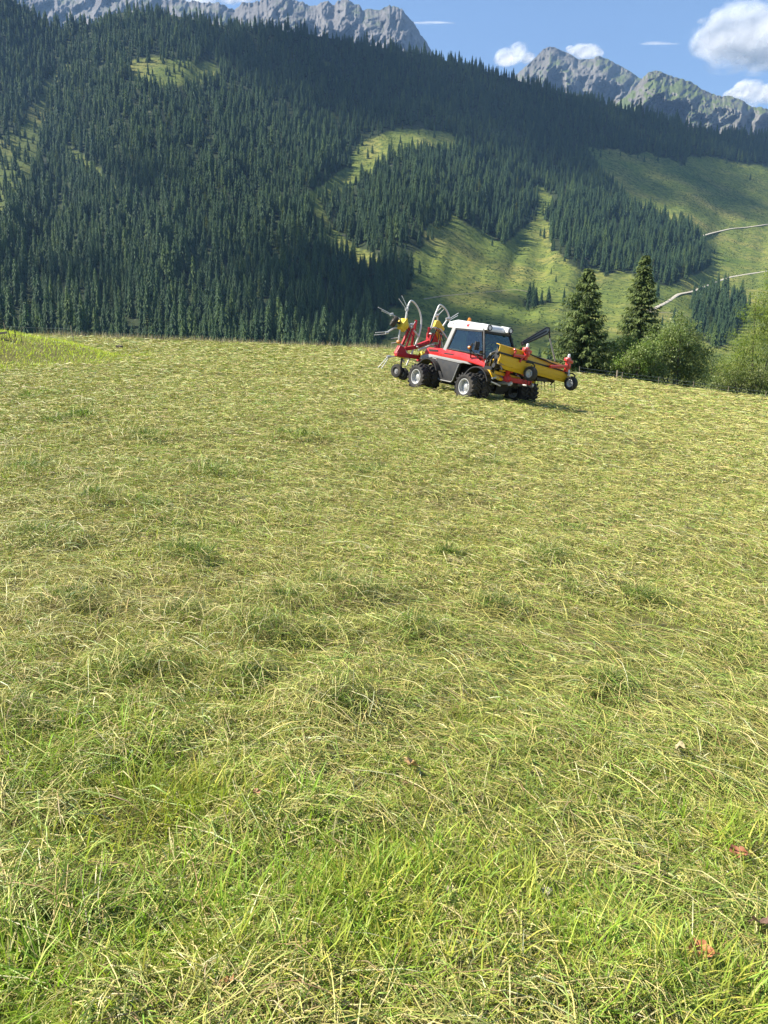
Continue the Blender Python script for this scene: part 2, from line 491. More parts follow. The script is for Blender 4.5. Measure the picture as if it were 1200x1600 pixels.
# a broken deck of cloud overhead, out of the picture, its puffs placed to shade the far slope, some added to darken gullies
V, Fc = [], []
r_ = np.random.default_rng(77)
for px, py, rad_ in ((610, 195, 75), (680, 205, 80), (470, 120, 150), (560, 120, 190), (640, 140, 200), (740, 160, 190), (840, 190, 190), (940, 215, 190), (1060, 225, 190), (1180, 230, 200), (1100, 285, 120), (990, 275, 110),
                     (1280, 250, 190), (690, 490, 75), (750, 510, 85), (830, 525, 80), (790, 468, 45), (640, 520, 70), (740, 400, 30), (560, 470, 75), (610, 500, 60), (500, 520, 60), (250, 290, 55), (135, 440, 60), (540, 440, 80), (600, 440, 70)):
    c = hill_depth(px, py)
    c = far_point(px, py, c) + np.array(SUN) * 3600 / SUN.z
    for k in range(7):
        o_ = r_.normal(0, .42, 3) * rad_ * [1, 1, .12]
        v = ICO_V * (1 + .25 * fbm(ICO_V[:, 0:1] * 2 + k, ICO_V[:, 1:2] * 2 + ICO_V[:, 2:3], k + int(px), 3))
        Fc.append(ICO_F + len(ICO_V) * len(V)); V.append(c + o_ + v * rad_ * [.62, .62, .2])
tag(link('shade_clouds', mesh_np('shade_clouds', np.concatenate(V), np.concatenate(Fc), smooth=True), CLOUD), kind='stuff')

# ------------------------------------------------------------------ forest on the far slope
def spruce_far(seed, h=24.0, rad=2.9, tiers=17, droop=0.35, larch=False):
    r_ = np.random.default_rng(seed)
    V, Fq, C = [], [], []
    def quad(p, c):
        b = len(V); V.extend(p); Fq.append((b, b + 1, b + 2, b + 3)); C.extend([c] * 4)
    for k in range(5):                          # trunk
        a0, a1 = k * 1.2566, (k + 1) * 1.2566
        quad([(0.28 * math.cos(a0), 0.28 * math.sin(a0), -1.5), (0.28 * math.cos(a1), 0.28 * math.sin(a1), -1.5),
              (0.03 * math.cos(a1), 0.03 * math.sin(a1), h * .98), (0.03 * math.cos(a0), 0.03 * math.sin(a0), h * .98)], (0.07, 0.055, 0.04))
    for i in range(tiers):
        u = (i + 0.5) / tiers
        z = h * (0.10 + 0.90 * u)
        rr = rad * (1 - u) ** 0.62 * (0.8 + 0.4 * r_.random()) + 0.25
        nb = 8 if u < .75 else 6
        a_ = r_.random() * 6.28
        for j in range(nb):
            a = a_ + j * 6.283 / nb + r_.normal(0, .18)
            L = rr * (0.75 + 0.45 * r_.random())
            ca, sa = math.cos(a), math.sin(a)
            wd = L * (0.36 if not larch else 0.34) + 0.14
            zt = z + 0.10 * L; ze = z - droop * L - r_.random() * .3
            zm = z + 0.02 * L
            g = 0.85 + 0.3 * r_.random()
            c = (0.055 * g, 0.098 * g, 0.044 * g) if not larch else (0.085 * g, 0.115 * g, 0.035 * g)
            m = (L * .55 * ca, L * .55 * sa)
            tip = (L * ca, L * sa, ze)
            lft = (m[0] - wd * sa * .6, m[1] + wd * ca * .6, zm - wd * .55)
            rgt = (m[0] + wd * sa * .6, m[1] - wd * ca * .6, zm - wd * .55)
            quad([(0, 0, zt), rgt, tip, (m[0], m[1], zm)], c)
            quad([(0, 0, zt), (m[0], m[1], zm), tip, lft], c)
    return mesh_np('far_spruce', np.array(V), np.array(Fq), np.array(C))
FOREST = leaf_mat('spruce_needles_far', 0.28, 0.7, 0.15, hue=[(0.0, (0.75, 0.85, 0.85)), (0.5, (1.0, 1.0, 1.0)), (0.85, (1.2, 1.15, 0.9)), (1.0, (1.7, 1.45, 0.9))])
protos = [spruce_far(s, h_, r_, t_, d_) for s, h_, r_, t_, d_ in ((1, 23, 3.5, 26, .55), (2, 24, 3.1, 27, .65), (3, 20, 3.9, 23, .5), (4, 25.5, 3.6, 27, .65))]
protos.append(spruce_far(5, 20, 3.2, 14, .15, True))
for p in protos: p.materials.append(FOREST)

e1 = np.diff(HP, axis=0)[:, :-1]; e2 = np.diff(HP, axis=1)[:-1]
area = np.linalg.norm(np.cross(e1, e2), axis=-1)
pcx, pcy = (PX[:-1, :-1] + 2.5), (PY[:-1, :-1] + PY[1:, :-1]) / 2
wgt = area * woods_at(pcx, pcy) * ((pcx > -150) & (pcx < 1350))
wgt *= 0.7 + 0.6 * vnoise(pcx / 22, pcy / 22, 71)
p_ = (wgt / wgt.sum()).ravel()
NT = 18000
cell = rng.choice(len(p_), NT, p=p_)
ti, tj = np.unravel_index(cell, wgt.shape)
tpx = PX[ti, tj] + rng.random(NT) * 5
tt_ = ts[ti] + rng.random(NT) * (ts[1] - ts[0])
tpy = BASE_PY + (ridge(tpx) - BASE_PY) * tt_
TP = on_hill(tpx, tpy)
tscl = np.clip(rng.normal(0.92, 0.24, NT), 0.4, 1.7) * (.72 + .5 * vnoise(tpx / 18, tpy / 14, 91))
tscl *= np.where(woods_at(tpx, tpy) < 0.5, 0.75, 1.0)
tkind = rng.choice(5, NT, p=(.27, .25, .22, .21, .05))
trot = rng.random(NT) * 6.283
# single trees standing on the pasture
singles = [(1172, 281, .8, 2, 'lone dark spruce high on the open pasture at the right edge'),
           (1136, 452, 1.05, 0, 'tall dark spruce standing beside the bend of the pale dirt road'),
           (1128, 458, .8, 1, 'shorter spruce left of the tall one at the bend of the dirt road'),
           (834, 482, .95, 3, 'tallest spruce of the small clump on the shaded pasture'),
           (824, 486, .7, 1, 'left spruce of the small clump on the shaded pasture'),
           (846, 476, .75, 0, 'short middle spruce of the small clump on the shaded pasture'),
           (857, 472, .9, 2, 'right spruce of the small clump on the shaded pasture'),
           (946, 432, .55, 2, 'small round spruce at the lower tip of the forest tongue on the pasture'),
           (1052, 512, .9, 3, 'slim blue-green spruce on the pasture behind the leafy bushes'),
           (1034, 512, .6, 1, 'small dark spruce left of the slim one behind the leafy bushes'),
           (858, 566, .8, 0, 'dark spruce on the valley floor just above the folded rake'),
           (842, 572, .7, 2, 'dark spruce on the valley floor left of the dense one above the rake')]
def far_tree(P, s, rz, k, label, group=None):
    o = link('spruce_tree', protos[k])
    o.location = P; o.scale = (s, s, s); o.rotation_euler = (0, 0, rz)
    return tag(o, label, 'tree', group)
for i, (px, py, s, k, lab) in enumerate(singles):
    far_tree(on_hill(px, py), s, i * 1.3, k, lab, 'single spruces on the far pasture')
crest_py = curve([(0, 522), (140, 532), (400, 541), (600, 549), (900, 591), (1200, 612)])
dep = TP[:, 1]
vis = (tpy < crest_py(tpx) + 8) & (tpx > -8) & (tpx < 1208) & ~((tpx > 850) & (tpy > 470))
key = np.where(vis, tscl / dep, -1)
order = np.argsort(-key)
big, rest = order[:285], order[285:]
for i in big:
    far_tree(TP[i], tscl[i], trot[i], int(tkind[i]), 'dark spruce in the dense forest at the foot of the opposite slope' if tkind[i] < 4 else
             'paler larch among the dark spruces at the foot of the opposite slope', 'spruces at the foot of the far forest')

def scatter(name, P, scl, rot, kind, meshes, label=None):
    me = bpy.data.meshes.new(name)
    me.vertices.add(len(P)); me.vertices.foreach_set('co', np.ascontiguousarray(P, np.float32).ravel())
    add_attr(me, 'scl', scl); add_attr(me, 'turn', rot)
    at = me.attributes.new('pick', 'INT', 'POINT'); at.data.foreach_set('value', np.ascontiguousarray(kind, np.int32))
    o = link(name, me)
    ng = bpy.data.node_groups.new(name, 'GeometryNodeTree')
    ng.interface.new_socket('Geometry', in_out='INPUT', socket_type='NodeSocketGeometry')
    ng.interface.new_socket('Geometry', in_out='OUTPUT', socket_type='NodeSocketGeometry')
    nn, ll = ng.nodes, ng.links
    gi, go = nn.new('NodeGroupInput'), nn.new('NodeGroupOutput')
    g2i = nn.new('GeometryNodeGeometryToInstance')
    for m in reversed(meshes):                  # the source objects live only in this node tree, not in the scene
        src = bpy.data.objects.new(name + '_source', m)
        oi = nn.new('GeometryNodeObjectInfo'); oi.inputs['Object'].default_value = src
        ll.new(oi.outputs['Geometry'], g2i.inputs[0])
    iop = nn.new('GeometryNodeInstanceOnPoints')
    iop.inputs['Pick Instance'].default_value = True
    def attr(nm, typ):
        a = nn.new('GeometryNodeInputNamedAttribute'); a.data_type = typ; a.inputs[0].default_value = nm
        return a.outputs[0]
    cx = nn.new('ShaderNodeCombineXYZ'); ll.new(attr('turn', 'FLOAT'), cx.inputs[2])
    ll.new(gi.outputs[0], iop.inputs['Points']); ll.new(g2i.outputs[0], iop.inputs['Instance'])
    ll.new(attr('pick', 'INT'), iop.inputs['Instance Index'])
    ll.new(cx.outputs[0], iop.inputs['Rotation']); ll.new(attr('scl', 'FLOAT'), iop.inputs['Scale'])
    ll.new(iop.outputs[0], go.inputs[0])
    md = o.modifiers.new('scatter', 'NODES'); md.node_group = ng
    return tag(o, label, kind='stuff')
scatter('forest', TP[rest], tscl[rest], trot[rest], tkind[rest], protos, 'dense spruce forest covering the far mountainside')

# low alpine scrub dotted over the pastures
def scrub(seed):
    r_ = np.random.default_rng(seed)
    n = 46
    d_ = r_.normal(size=(n, 3)); d_ /= np.linalg.norm(d_, axis=1, keepdims=True); d_[:, 2] = np.abs(d_[:, 2]) * .8
    c_ = d_ * np.array([1.3, 1.3, 1.0]) * r_.uniform(.6, 1, (n, 1))
    t1 = np.cross(d_, [0.3, 0.2, 1]); t1 /= np.linalg.norm(t1, axis=1, keepdims=True); t2 = np.cross(d_, t1)
    s_ = .42
    V = np.stack([c_ - t1 * s_, c_ - t2 * s_, c_ + t1 * s_, c_ + t2 * s_], 1).reshape(-1, 3)
    g = r_.uniform(.7, 1.3, n)[:, None] * np.array([[0.075, 0.11, 0.034]])
    return mesh_np('scrub', V, np.arange(4 * n).reshape(n, 4), np.repeat(g, 4, 0))
scr = [scrub(1), scrub(2)]
for m in scr: m.materials.append(FOREST)
wp = area * (1 - woods_at(pcx, pcy)) * ((pcx > -60) & (pcx < 1260) & (pcy < 600)) * (.08 + sstep(.42, .66, vnoise(pcx / 11, pcy / 6, 77)))
pp = (wp / wp.sum()).ravel()
NS = 15000
cell = rng.choice(len(pp), NS, p=pp); si, sj = np.unravel_index(cell, wp.shape)
spx = PX[si, sj] + rng.random(NS) * 5
spy = BASE_PY + (ridge(spx) - BASE_PY) * (ts[si] + rng.random(NS) * (ts[1] - ts[0]))
scatter('alpine_scrub', on_hill(spx, spy), rng.uniform(.35, 1.0, NS) * rng.uniform(.6, 1.2, NS), rng.random(NS) * 6.28, rng.integers(0, 2, NS), scr, 'low scrub dotted over the far pasture')
# ------------------------------------------------------------------ mown hay, regrowth and tufts on the meadow
def spread(n, r0, r1, power, half):            # random ground positions, thinner with distance
    u = rng.random(n)
    q = 1 - power
    r = (r0 ** q + u * (r1 ** q - r0 ** q)) ** (1 / q)
    a = rng.uniform(-half, half, n)
    return r * np.sin(a), r * np.cos(a), r

def ribbons(x, y, phi, L, w, z0, z1, bow, bend, rgb, S=4, roll=.8, taper=(.7, 1, 1, .35), flat=False):
    """thin lying stalks: each a curved strip of S-1 faces"""
    n = len(x)
    u = np.linspace(-.5, .5, S)[None]
    f = phi[:, None] + bend[:, None] * u
    step = L[:, None] / (S - 1)
    cx = np.cumsum(np.cos(f) * step, 1); cy = np.cumsum(np.sin(f) * step, 1)
    cx = x[:, None] + cx - cx.mean(1, keepdims=True); cy = y[:, None] + cy - cy.mean(1, keepdims=True)
    uu = u + .5
    cz = (0 if flat else height(cx, cy)) + z0[:, None] * (1 - uu) + z1[:, None] * uu + bow[:, None] * 4 * uu * (1 - uu)
    ro = rng.normal(0, roll, n)[:, None]
    tw = w[:, None] * np.array(taper)[None] / 2
    sx, sy, sz = -np.sin(f) * np.cos(ro) * tw, np.cos(f) * np.cos(ro) * tw, np.sin(ro) * tw
    V = np.stack([np.stack([cx - sx, cy - sy, cz - sz], -1), np.stack([cx + sx, cy + sy, cz + sz], -1)], 2).reshape(n, 2 * S, 3)
    b = (np.arange(n) * 2 * S)[:, None, None]
    k = (np.arange(S - 1) * 2)[None, :, None]
    Fq = (b + k + np.array([0, 1, 3, 2])[None, None]).reshape(-1, 4)
    C = np.repeat(rgb, 2 * S, 0)
    return V.reshape(-1, 3), Fq, C

def blades(x, y, phi, hgt, lean, w, rgb, S=4, curl=.9, up=0):
    """upright blades that bend over towards their tips"""
    n = len(x)
    u = np.linspace(0, 1, S)[None]
    th = lean[:, None] + curl * u * rng.uniform(.3, 1.2, n)[:, None]
    dl = hgt[:, None] / (S - 1)
    oh = np.concatenate([np.zeros((n, 1)), np.cumsum(np.sin(th[:, 1:]) * dl, 1)], 1)
    oz = np.concatenate([np.zeros((n, 1)), np.cumsum(np.cos(th[:, 1:]) * dl, 1)], 1)
    cx = x[:, None] + np.cos(phi)[:, None] * oh; cy = y[:, None] + np.sin(phi)[:, None] * oh
    cz = height(x, y)[:, None] - .01 + oz + (up if np.isscalar(up) else up[:, None])
    tp = np.array([.8, 1, .75, .06])[None] if S == 4 else np.array([.9, .8, .08])[None]
    tw = w[:, None] * tp / 2
    yaw = phi + math.pi / 2 + rng.normal(0, .6, n)
    sx, sy = np.cos(yaw)[:, None] * tw, np.sin(yaw)[:, None] * tw
    V = np.stack([np.stack([cx - sx, cy - sy, cz], -1), np.stack([cx + sx, cy + sy, cz], -1)], 2).reshape(n, 2 * S, 3)
    b = (np.arange(n) * 2 * S)[:, None, None]
    k = (np.arange(S - 1) * 2)[None, :, None]
    Fq = (b + k + np.array([0, 1, 3, 2])[None, None]).reshape(-1, 4)
    return V.reshape(-1, 3), Fq, np.repeat(rgb, 2 * S, 0)

def join(parts):
    V, F_, C, o = [], [], [], 0
    for v, f, c in parts:
        V.append(v); F_.append(f + o); C.append(c); o += len(v)
    return np.concatenate(V), np.concatenate(F_), np.concatenate(C)

STRAW = np.array([0.58, 0.50, 0.22]); OLIVE = np.array([0.485, 0.455, 0.135]); GREEN = np.array([0.27, 0.38, 0.065])
BROWN = np.array([0.30, 0.21, 0.10]); PALE = np.array([0.64, 0.63, 0.36])
def hay_rgb(x, y, n):
    q_ = (x * .80 + y * .60) / 3.1                # faint bands left by the passes of the mower
    dry = np.clip(.42 + .9 * fbm(x / 2.4, y / 3.4, 201, 3) + .45 * (vnoise(q_, y / 40, 203) - .5) * 2, 0, 1)
    lush = np.clip(.45 + 1.1 * fbm(x / 1.7, y / 2.1, 205, 3), 0, 1)
    near_ = sstep(3.4, 1.6, np.hypot(x, y))
    p = np.stack([.12 + .28 * dry, .55 + 0 * dry, .10 + .42 * lush + .2 * near_, .05 + .08 * dry, .045 + 0 * dry], 1)
    p /= p.sum(1, keepdims=True)
    k = (p.cumsum(1) < rng.random(n)[:, None]).sum(1).clip(0, 4)
    c = np.stack([STRAW, OLIVE, GREEN, BROWN, PALE])[k]
    return c * rng.triangular(.30, 1.0, 1.25, (n, 1)) * (1 + rng.normal(0, .05, (n, 3)))

CLUMPS = [(on_meadow(px, py), a, q) for px, py, a, q in ((310, 885, .10, .22), (395, 1005, .13, .26), (440, 952, .10, .24), (565, 940, .10, .24), (505, 925, .07, .2), (768, 955, .08, .2), (120, 950, .08, .25),
          (60, 850, .12, .35), (45, 750, .15, .5), (130, 660, .15, .5), (390, 1070, .08, .16), (530, 1110, .09, .22), (290, 970, .07, .2), (860, 880, .06, .25), (280, 870, .06, .22), (640, 990, .05, .2), (200, 1060, .06, .2),
          (480, 690, .10, .5), (330, 745, .10, .4), (700, 870, .05, .2), (950, 1080, .05, .18), (1000, 940, .05, .2), (150, 790, .10, .35), (230, 690, .12, .5))]
def mat_depth(x, y):                           # how thick the cut grass lies
    t = .5 + .55 * fbm(x / .34, y / .28, 211, 3) + .35 * fbm(x / 1.9, y / 1.6, 215, 2)
    z = .010 + .085 * np.clip(t, 0, 1.2) ** 1.7
    for p, a, q in CLUMPS: z = z + 1.35 * a * np.exp(-(((x - p.x) / q) ** 2 + ((y - p.y) / (q * .75)) ** 2))
    return z
def flow(x, y):
    return 2.5 + 2.6 * fbm(x / 2.8, y / 2.8, 221, 2) + 2.2 * fbm(x / .45, y / .45, 225, 2)

layers = []
n = 260000
x, y, r = spread(n, 1.15, 60, 1.8, R(35))
keep = (vnoise(x / .30, y / .26, 231) + .6 * vnoise(x / .9, y / .8, 233) > .49) | (rng.random(n) < .12)
x, y, r = x[keep], y[keep], r[keep]; n = len(x)
s = np.maximum(1, r / 4.5)
T = mat_depth(x, y) * (1 + .25 * (s - 1)).clip(1, 2.2)
lvl = rng.random(n) ** .8
z0 = T * (lvl + rng.normal(0, .22, n)).clip(0, 1.5); z1 = T * (lvl + rng.normal(0, .22, n)).clip(0, 1.5)
stray = rng.random(n) < .02
z1 = np.where(stray, z1 + rng.uniform(.02, .09, n) * s ** .4, z1)
L = rng.gamma(3.2, .052, n).clip(.05, .42) * s ** .22
w_ = rng.uniform(.0014, .0034, n) * s ** .85
layers.append(ribbons(x, y, flow(x, y) + rng.normal(0, 1.1, n), L, w_, z0, z1, rng.uniform(-.3, .8, n) * T, rng.normal(0, .38, n), hay_rgb(x, y, n)))
hv, hf, hc = join(layers)
HAY = leaf_mat('cut_hay', .10, .5, .35)
tag(link('cut_hay', mesh_np('cut_hay', hv, hf, hc), HAY), 'drying cut hay spread over the whole mown meadow', kind='stuff')

# farther out the hay is laid in patches of coarser wisps
HAYP = []
for k in range(6):
    m_ = 260
    q = np.sqrt(rng.random(m_)) * .95; a = rng.random(m_) * 6.28
    t_ = .02 + .13 * vnoise(q * np.cos(a) * 2.2 + 7 * k, q * np.sin(a) * 2.2, 301 + k) ** 1.5
    hk = vnoise(q * np.cos(a) * 3 + 7 * k, q * np.sin(a) * 3, 331 + k) > .34
    q, a, t_ = q[hk], a[hk], t_[hk]; m_ = len(q)
    v, f, c = ribbons(q * np.cos(a), q * np.sin(a), rng.normal(0, .9, m_), rng.gamma(4, .06, m_).clip(.08, .5), rng.uniform(.008, .02, m_), t_ * rng.random(m_), t_ * rng.random(m_), rng.uniform(0, .04, m_), rng.normal(0, .25, m_),
                      hay_rgb(rng.uniform(-9, 9, m_), rng.uniform(0, 30, m_), m_), S=3, taper=(.6, 1, .3), flat=True)
    me = mesh_np('hay_patch', v, f, c); me.materials.append(HAY); HAYP.append(me)
n = 6600
x, y, r = spread(n, 5.2, 92, 1.02, R(35))
k = ((x + 20.5) / 8.2) ** 2 + ((y - 34) / 12.4) ** 2 > 1.0 + .5 * (vnoise(x / 2, y / 2, 253) - .5)
x, y, r = x[k], y[k], r[k]; n = len(x)
scatter('cut_hay', np.stack([x, y, height(x, y) - .005 * r ** .5], -1), np.clip(r / 24, .3, 2.6) * rng.uniform(.8, 1.2, n), rng.random(n) * 6.28, rng.integers(0, 6, n), HAYP, 'coarser cut hay covering the far part of the meadow')

# green regrowth showing through, short and everywhere, denser in lush spots
def grass_rgb(n, base=(0.30, 0.37, 0.06)):
    c = np.array(base)[None] * rng.uniform(.65, 1.3, (n, 1))
    yel = rng.random(n) < .25
    c[yel] = c[yel] * np.array([1.35, 1.1, 1.2])
    return c
layers = []
n = 80000
x, y, r = spread(n, 1.15, 60, 1.9, R(35))
lush = vnoise(x / .8, y / .7, 241) + .5 * vnoise(x / .22, y / .2, 243)
keep = (lush > .72) | (rng.random(n) < .12) | ((r < 2.3) & (rng.random(n) < .2))
x, y, r, lush = x[keep], y[keep], r[keep], lush[keep]; n = len(x)
s = np.maximum(1, r / 4.5)
layers.append(blades(x, y, rng.random(n) * 6.28, rng.uniform(.03, .10, n) * s ** .25, np.abs(rng.normal(.25, .25, n)), rng.uniform(.0022, .0045, n) * s ** .85, grass_rgb(n), up=.6 * mat_depth(x, y)))
# the lush tufts near the camera
tufts = [(100, 1545, .26, 420), (60, 1500, .2, 200), (300, 1440, .30, 520), (430, 1480, .28, 420), (550, 1400, .20, 380), (545, 1440, .15, 300), (500, 1540, .26, 380), (620, 1560, .24, 340), (340, 1540, .25, 320), (150, 1480, .24, 260), (1080, 1560, .2, 240), (920, 1590, .2, 260), (700, 1400, .22, 200), (640, 1470, .26, 420),
         (760, 1500, .28, 480), (870, 1540, .25, 380), (1010, 1580, .25, 380), (1130, 1590, .2, 300), (1180, 1350, .16, 220), (330, 1270, .22, 280),
         (230, 1270, .18, 200), (640, 1355, .22, 120), (760, 1370, .2, 120), (470, 1290, .16, 200), (180, 1180, .3, 240), (610, 1430, .2, 300), (420, 1570, .25, 380), (560, 1560, .28, 420),
         (700, 1580, .24, 380), (830, 1440, .18, 220), (200, 1590, .2, 300), (20, 1590, .2, 260), (950, 1440, .16, 160), (1100, 1330, .2, 160), (40, 1180, .3, 200), (90, 1380, .2, 200)]
for px, py, rad_, nb in tufts:
    p = on_meadow(px, py)
    a, q = rng.random(nb) * 6.28, np.sqrt(rng.random(nb)) * rad_
    bx, by = p.x + q * np.cos(a), p.y + q * np.sin(a)
    tone = (0.27, 0.41, 0.045) if rng.random() < .45 else (0.38, 0.43, 0.07)
    layers.append(blades(bx, by, a + rng.normal(0, .9, nb), rng.uniform(.07, .22, nb) * (1.05 - .5 * q / rad_), np.abs(rng.normal(.2, .25, nb)),
                         rng.uniform(.003, .0062, nb), grass_rgb(nb, tone), curl=1.1, up=.55 * mat_depth(bx, by)))
# coarse dark clumps that the mower left lying, on the listed heaps and at random
spots_ = [(p.x, p.y, q, 1.0) for p, a, q in CLUMPS]
xr, yr_, rr_ = spread(46, 3.2, 45, 1.1, R(31))
spots_ += [(a, b, c * .035 + .09, .7) for a, b, c in zip(xr, yr_, rr_)]
for cx0, cy0, q, m_ in spots_:
    d_ = math.hypot(cx0, cy0); nb = int(170 * m_)
    lod = max(1, d_ / 4.5)
    a = rng.random(nb) * 6.28; rr0 = np.abs(rng.normal(0, .42, nb)) * q
    bx, by = cx0 + rr0 * np.cos(a), cy0 + rr0 * np.sin(a) * .6
    layers.append(blades(bx, by, a + rng.normal(0, 1.0, nb), rng.uniform(.05, .15, nb) * lod ** .35, np.abs(rng.normal(1.1, .35, nb)), rng.uniform(.003, .0065, nb) * lod ** .8,
                         grass_rgb(nb, (0.12, 0.19, 0.035)), curl=.6, up=.7 * mat_depth(bx, by)))
# a few clover and dock leaves between the blades near the camera
n = 900
x, y, r = spread(n, 1.2, 4.5, 1.6, R(33))
k = vnoise(x / .35, y / .3, 271) > .55
x, y = x[k], y[k]; n = len(x)
layers.append(blades(x, y, rng.random(n) * 6.28, rng.uniform(.02, .05, n), rng.uniform(.5, 1.4, n), rng.uniform(.008, .018, n), grass_rgb(n, (0.17, 0.29, 0.07)), curl=.5, up=.9 * mat_depth(x, y) + .01))
# the bank
n = 62000
x = rng.uniform(-31, -9, n); y = rng.uniform(17, 49, n)
k = ((x + 20.5) / 8.6) ** 2 + ((y - 34) / 13.0) ** 2 < .85 + .7 * vnoise(x / 1.6, y / 1.6, 251)
x, y = x[k], y[k]; n = len(x)
layers.append(blades(x, y, rng.random(n) * 6.28, rng.uniform(.08, .26, n), np.abs(rng.normal(.3, .3, n)), rng.uniform(.012, .024, n), grass_rgb(n, (0.42, 0.52, 0.06)), S=3))
# a greener strip beyond the tractor and along the edge
n = 7000
x = rng.uniform(6, 26, n); y = 68 + 9 * rng.random(n) + 0 * x
layers.append(blades(x, y, rng.random(n) * 6.28, rng.uniform(.10, .28, n), np.abs(rng.normal(.3, .3, n)), rng.uniform(.02, .045, n), grass_rgb(n, (0.36, 0.46, 0.07)), S=3))
gv, gf, gc = join(layers)
tag(link('grass', mesh_np('grass', gv, gf, gc), leaf_mat('green_grass', .38, .5, .35)), 'short green grass growing up through the hay', kind='stuff')

# dry seed heads left standing along the far edge
n = 5200
x = rng.uniform(-36, 12, n); y = 79 + rng.uniform(-1.5, 7, n)
k = vnoise(x / 2.2, y / 3, 261) > .33
x, y = x[k], y[k]; n = len(x)
c = np.where(rng.random((n, 1)) < .35, np.array([[0.36, 0.25, 0.19]]), np.array([[0.42, 0.38, 0.19]])) * rng.uniform(.7, 1.2, (n, 1))
ev, ef, ec = blades(x, y, rng.random(n) * 6.28, rng.uniform(.35, .95, n), np.abs(rng.normal(.08, .12, n)), rng.uniform(.022, .05, n), c, S=3, curl=.35)
tag(link('tall_grass', mesh_np('tall_grass', ev, ef, ec), HAY), 'tall dry seed heads along the far edge of the meadow', kind='stuff')

# ------------------------------------------------------------------ fallen leaves, boards, block
def dead_leaf(px, py, size, c, label, seed, curl=.5):
    r_ = np.random.default_rng(seed)
    p = on_meadow(px, py)
    nu = 22
    a = np.linspace(0, 2 * math.pi, nu, endpoint=False)
    size *= .82
    rr = size / 2 * (.70 + .30 * np.abs(np.cos(a * 2.5 + .3)) + r_.normal(0, .05, nu))
    rings = []
    for k in (0.05, .4, .7, 1.0):
        xx, yy = rr * k * np.cos(a), rr * k * .78 * np.sin(a)
        zz = size * (curl * (k * np.cos(a)) ** 2 * .45 + .07 * np.sin(a * 5) * k - .04 * np.cos(3 * a + 1) * k)
        rings.append(np.stack([xx, yy, zz], -1))
    V = np.concatenate(rings)
    Fq = [(k * nu + i, k * nu + (i + 1) % nu, (k + 1) * nu + (i + 1) % nu, (k + 1) * nu + i) for k in range(3) for i in range(nu)]
    w = N('dead_leaf_' + str(seed))
    tc = w.n('ShaderNodeTexCoord').outputs['Object']
    f = w.noise(90 , 5, .7, tc)
    cc = w.ramp(f, [(.3, tuple(.45 * q for q in c)), (.5, c), (.75, tuple(min(.8, 1.45 * q) for q in c))])
    m = w.done(w.bsdf(cc, .75, normal=w.bump(f, .6, .004)))
    me = mesh_np('fallen_leaf', V, np.array(Fq), smooth=True)
    o = link('fallen_leaf', me, m)
    b = bmesh.new()                             # the stalk belongs to the leaf
    st = [(size * .4, 0, size * .1), (size * .75, size * .1, size * .02)]
    vs_ = [b.verts.new((q[0], q[1] + dy, q[2] + dz)) for q in st for dy, dz in ((-.0016, 0), (.0016, 0), (0, .003))]
    for i in range(3): b.faces.new((vs_[i], vs_[(i + 1) % 3], vs_[3 + (i + 1) % 3], vs_[3 + i]))
    sm = bpy.data.meshes.new('stalk'); b.to_mesh(sm); b.free()
    link('stalk', sm, m, o)
    o.location = p + Vector((0, 0, float(mat_depth(np.array([p.x]), np.array([p.y]))[0]) * 1.0 + .03 + size * .08))
    o.rotation_euler = (r_.normal(.42, .12), r_.normal(0, .25), r_.random() * 6.28)
    return tag(o, label, 'leaf')
dead_leaf(1088, 1520, .092, (0.42, 0.17, 0.07), 'big orange brown fallen leaf in the grass near the bottom right corner', 1, .45)
dead_leaf(642, 1214, .085, (0.52, 0.33, 0.14), 'tan curled fallen leaf on the hay in the middle of the meadow', 2, .6)
dead_leaf(1150, 1357, .075, (0.26, 0.10, 0.05), 'dark red brown fallen leaf half hidden under green grass at the right', 3, .5)
dead_leaf(1184, 1474, .065, (0.13, 0.075, 0.05), 'nearly black withered leaf in the hay above the big orange leaf', 4, .7)
dead_leaf(1059, 1192, .085, (0.38, 0.32, 0.17), 'pale straw coloured withered leaf lying on hay at the right', 5, .5)
dead_leaf(402, 1282, .045, (0.30, 0.15, 0.08), 'small rusty leaf standing on edge between grass tufts on the left', 6, .8)
dead_leaf(852, 1416, .045, (0.36, 0.33, 0.22), 'small pale grey withered leaf in a hollow of the grass', 7, .4)
dead_leaf(698, 1424, .045, (0.34, 0.27, 0.18), 'small pinkish dry leaf tucked into the bright grass', 8, .4)
dead_leaf(862, 1045, .07, (0.46, 0.50, 0.16), 'long pale yellow green leaf lying flat among the hay stalks', 9, .1)
dead_leaf(362, 1588, .04, (0.36, 0.17, 0.07), 'small reddish leaf at the bottom edge among grass roots', 10, .6)
# ------------------------------------------------------------------ trees and shrubs beyond the edge of the meadow
w = N('grey_bark')
tcb = w.n('ShaderNodeTexCoord').outputs['Object']
mpb = w.n('ShaderNodeMapping'); mpb.inputs['Scale'].default_value = (6, 6, 1.2); w.l(tcb, mpb.inputs[0])
fb = w.noise(2.0, 6, .7, mpb.outputs[0])
BARK = w.done(w.bsdf(w.ramp(fb, [(.3, (.05, .04, .03)), (.7, (.17, .14, .11))]), .95, normal=w.bump(fb, .8, .05)))

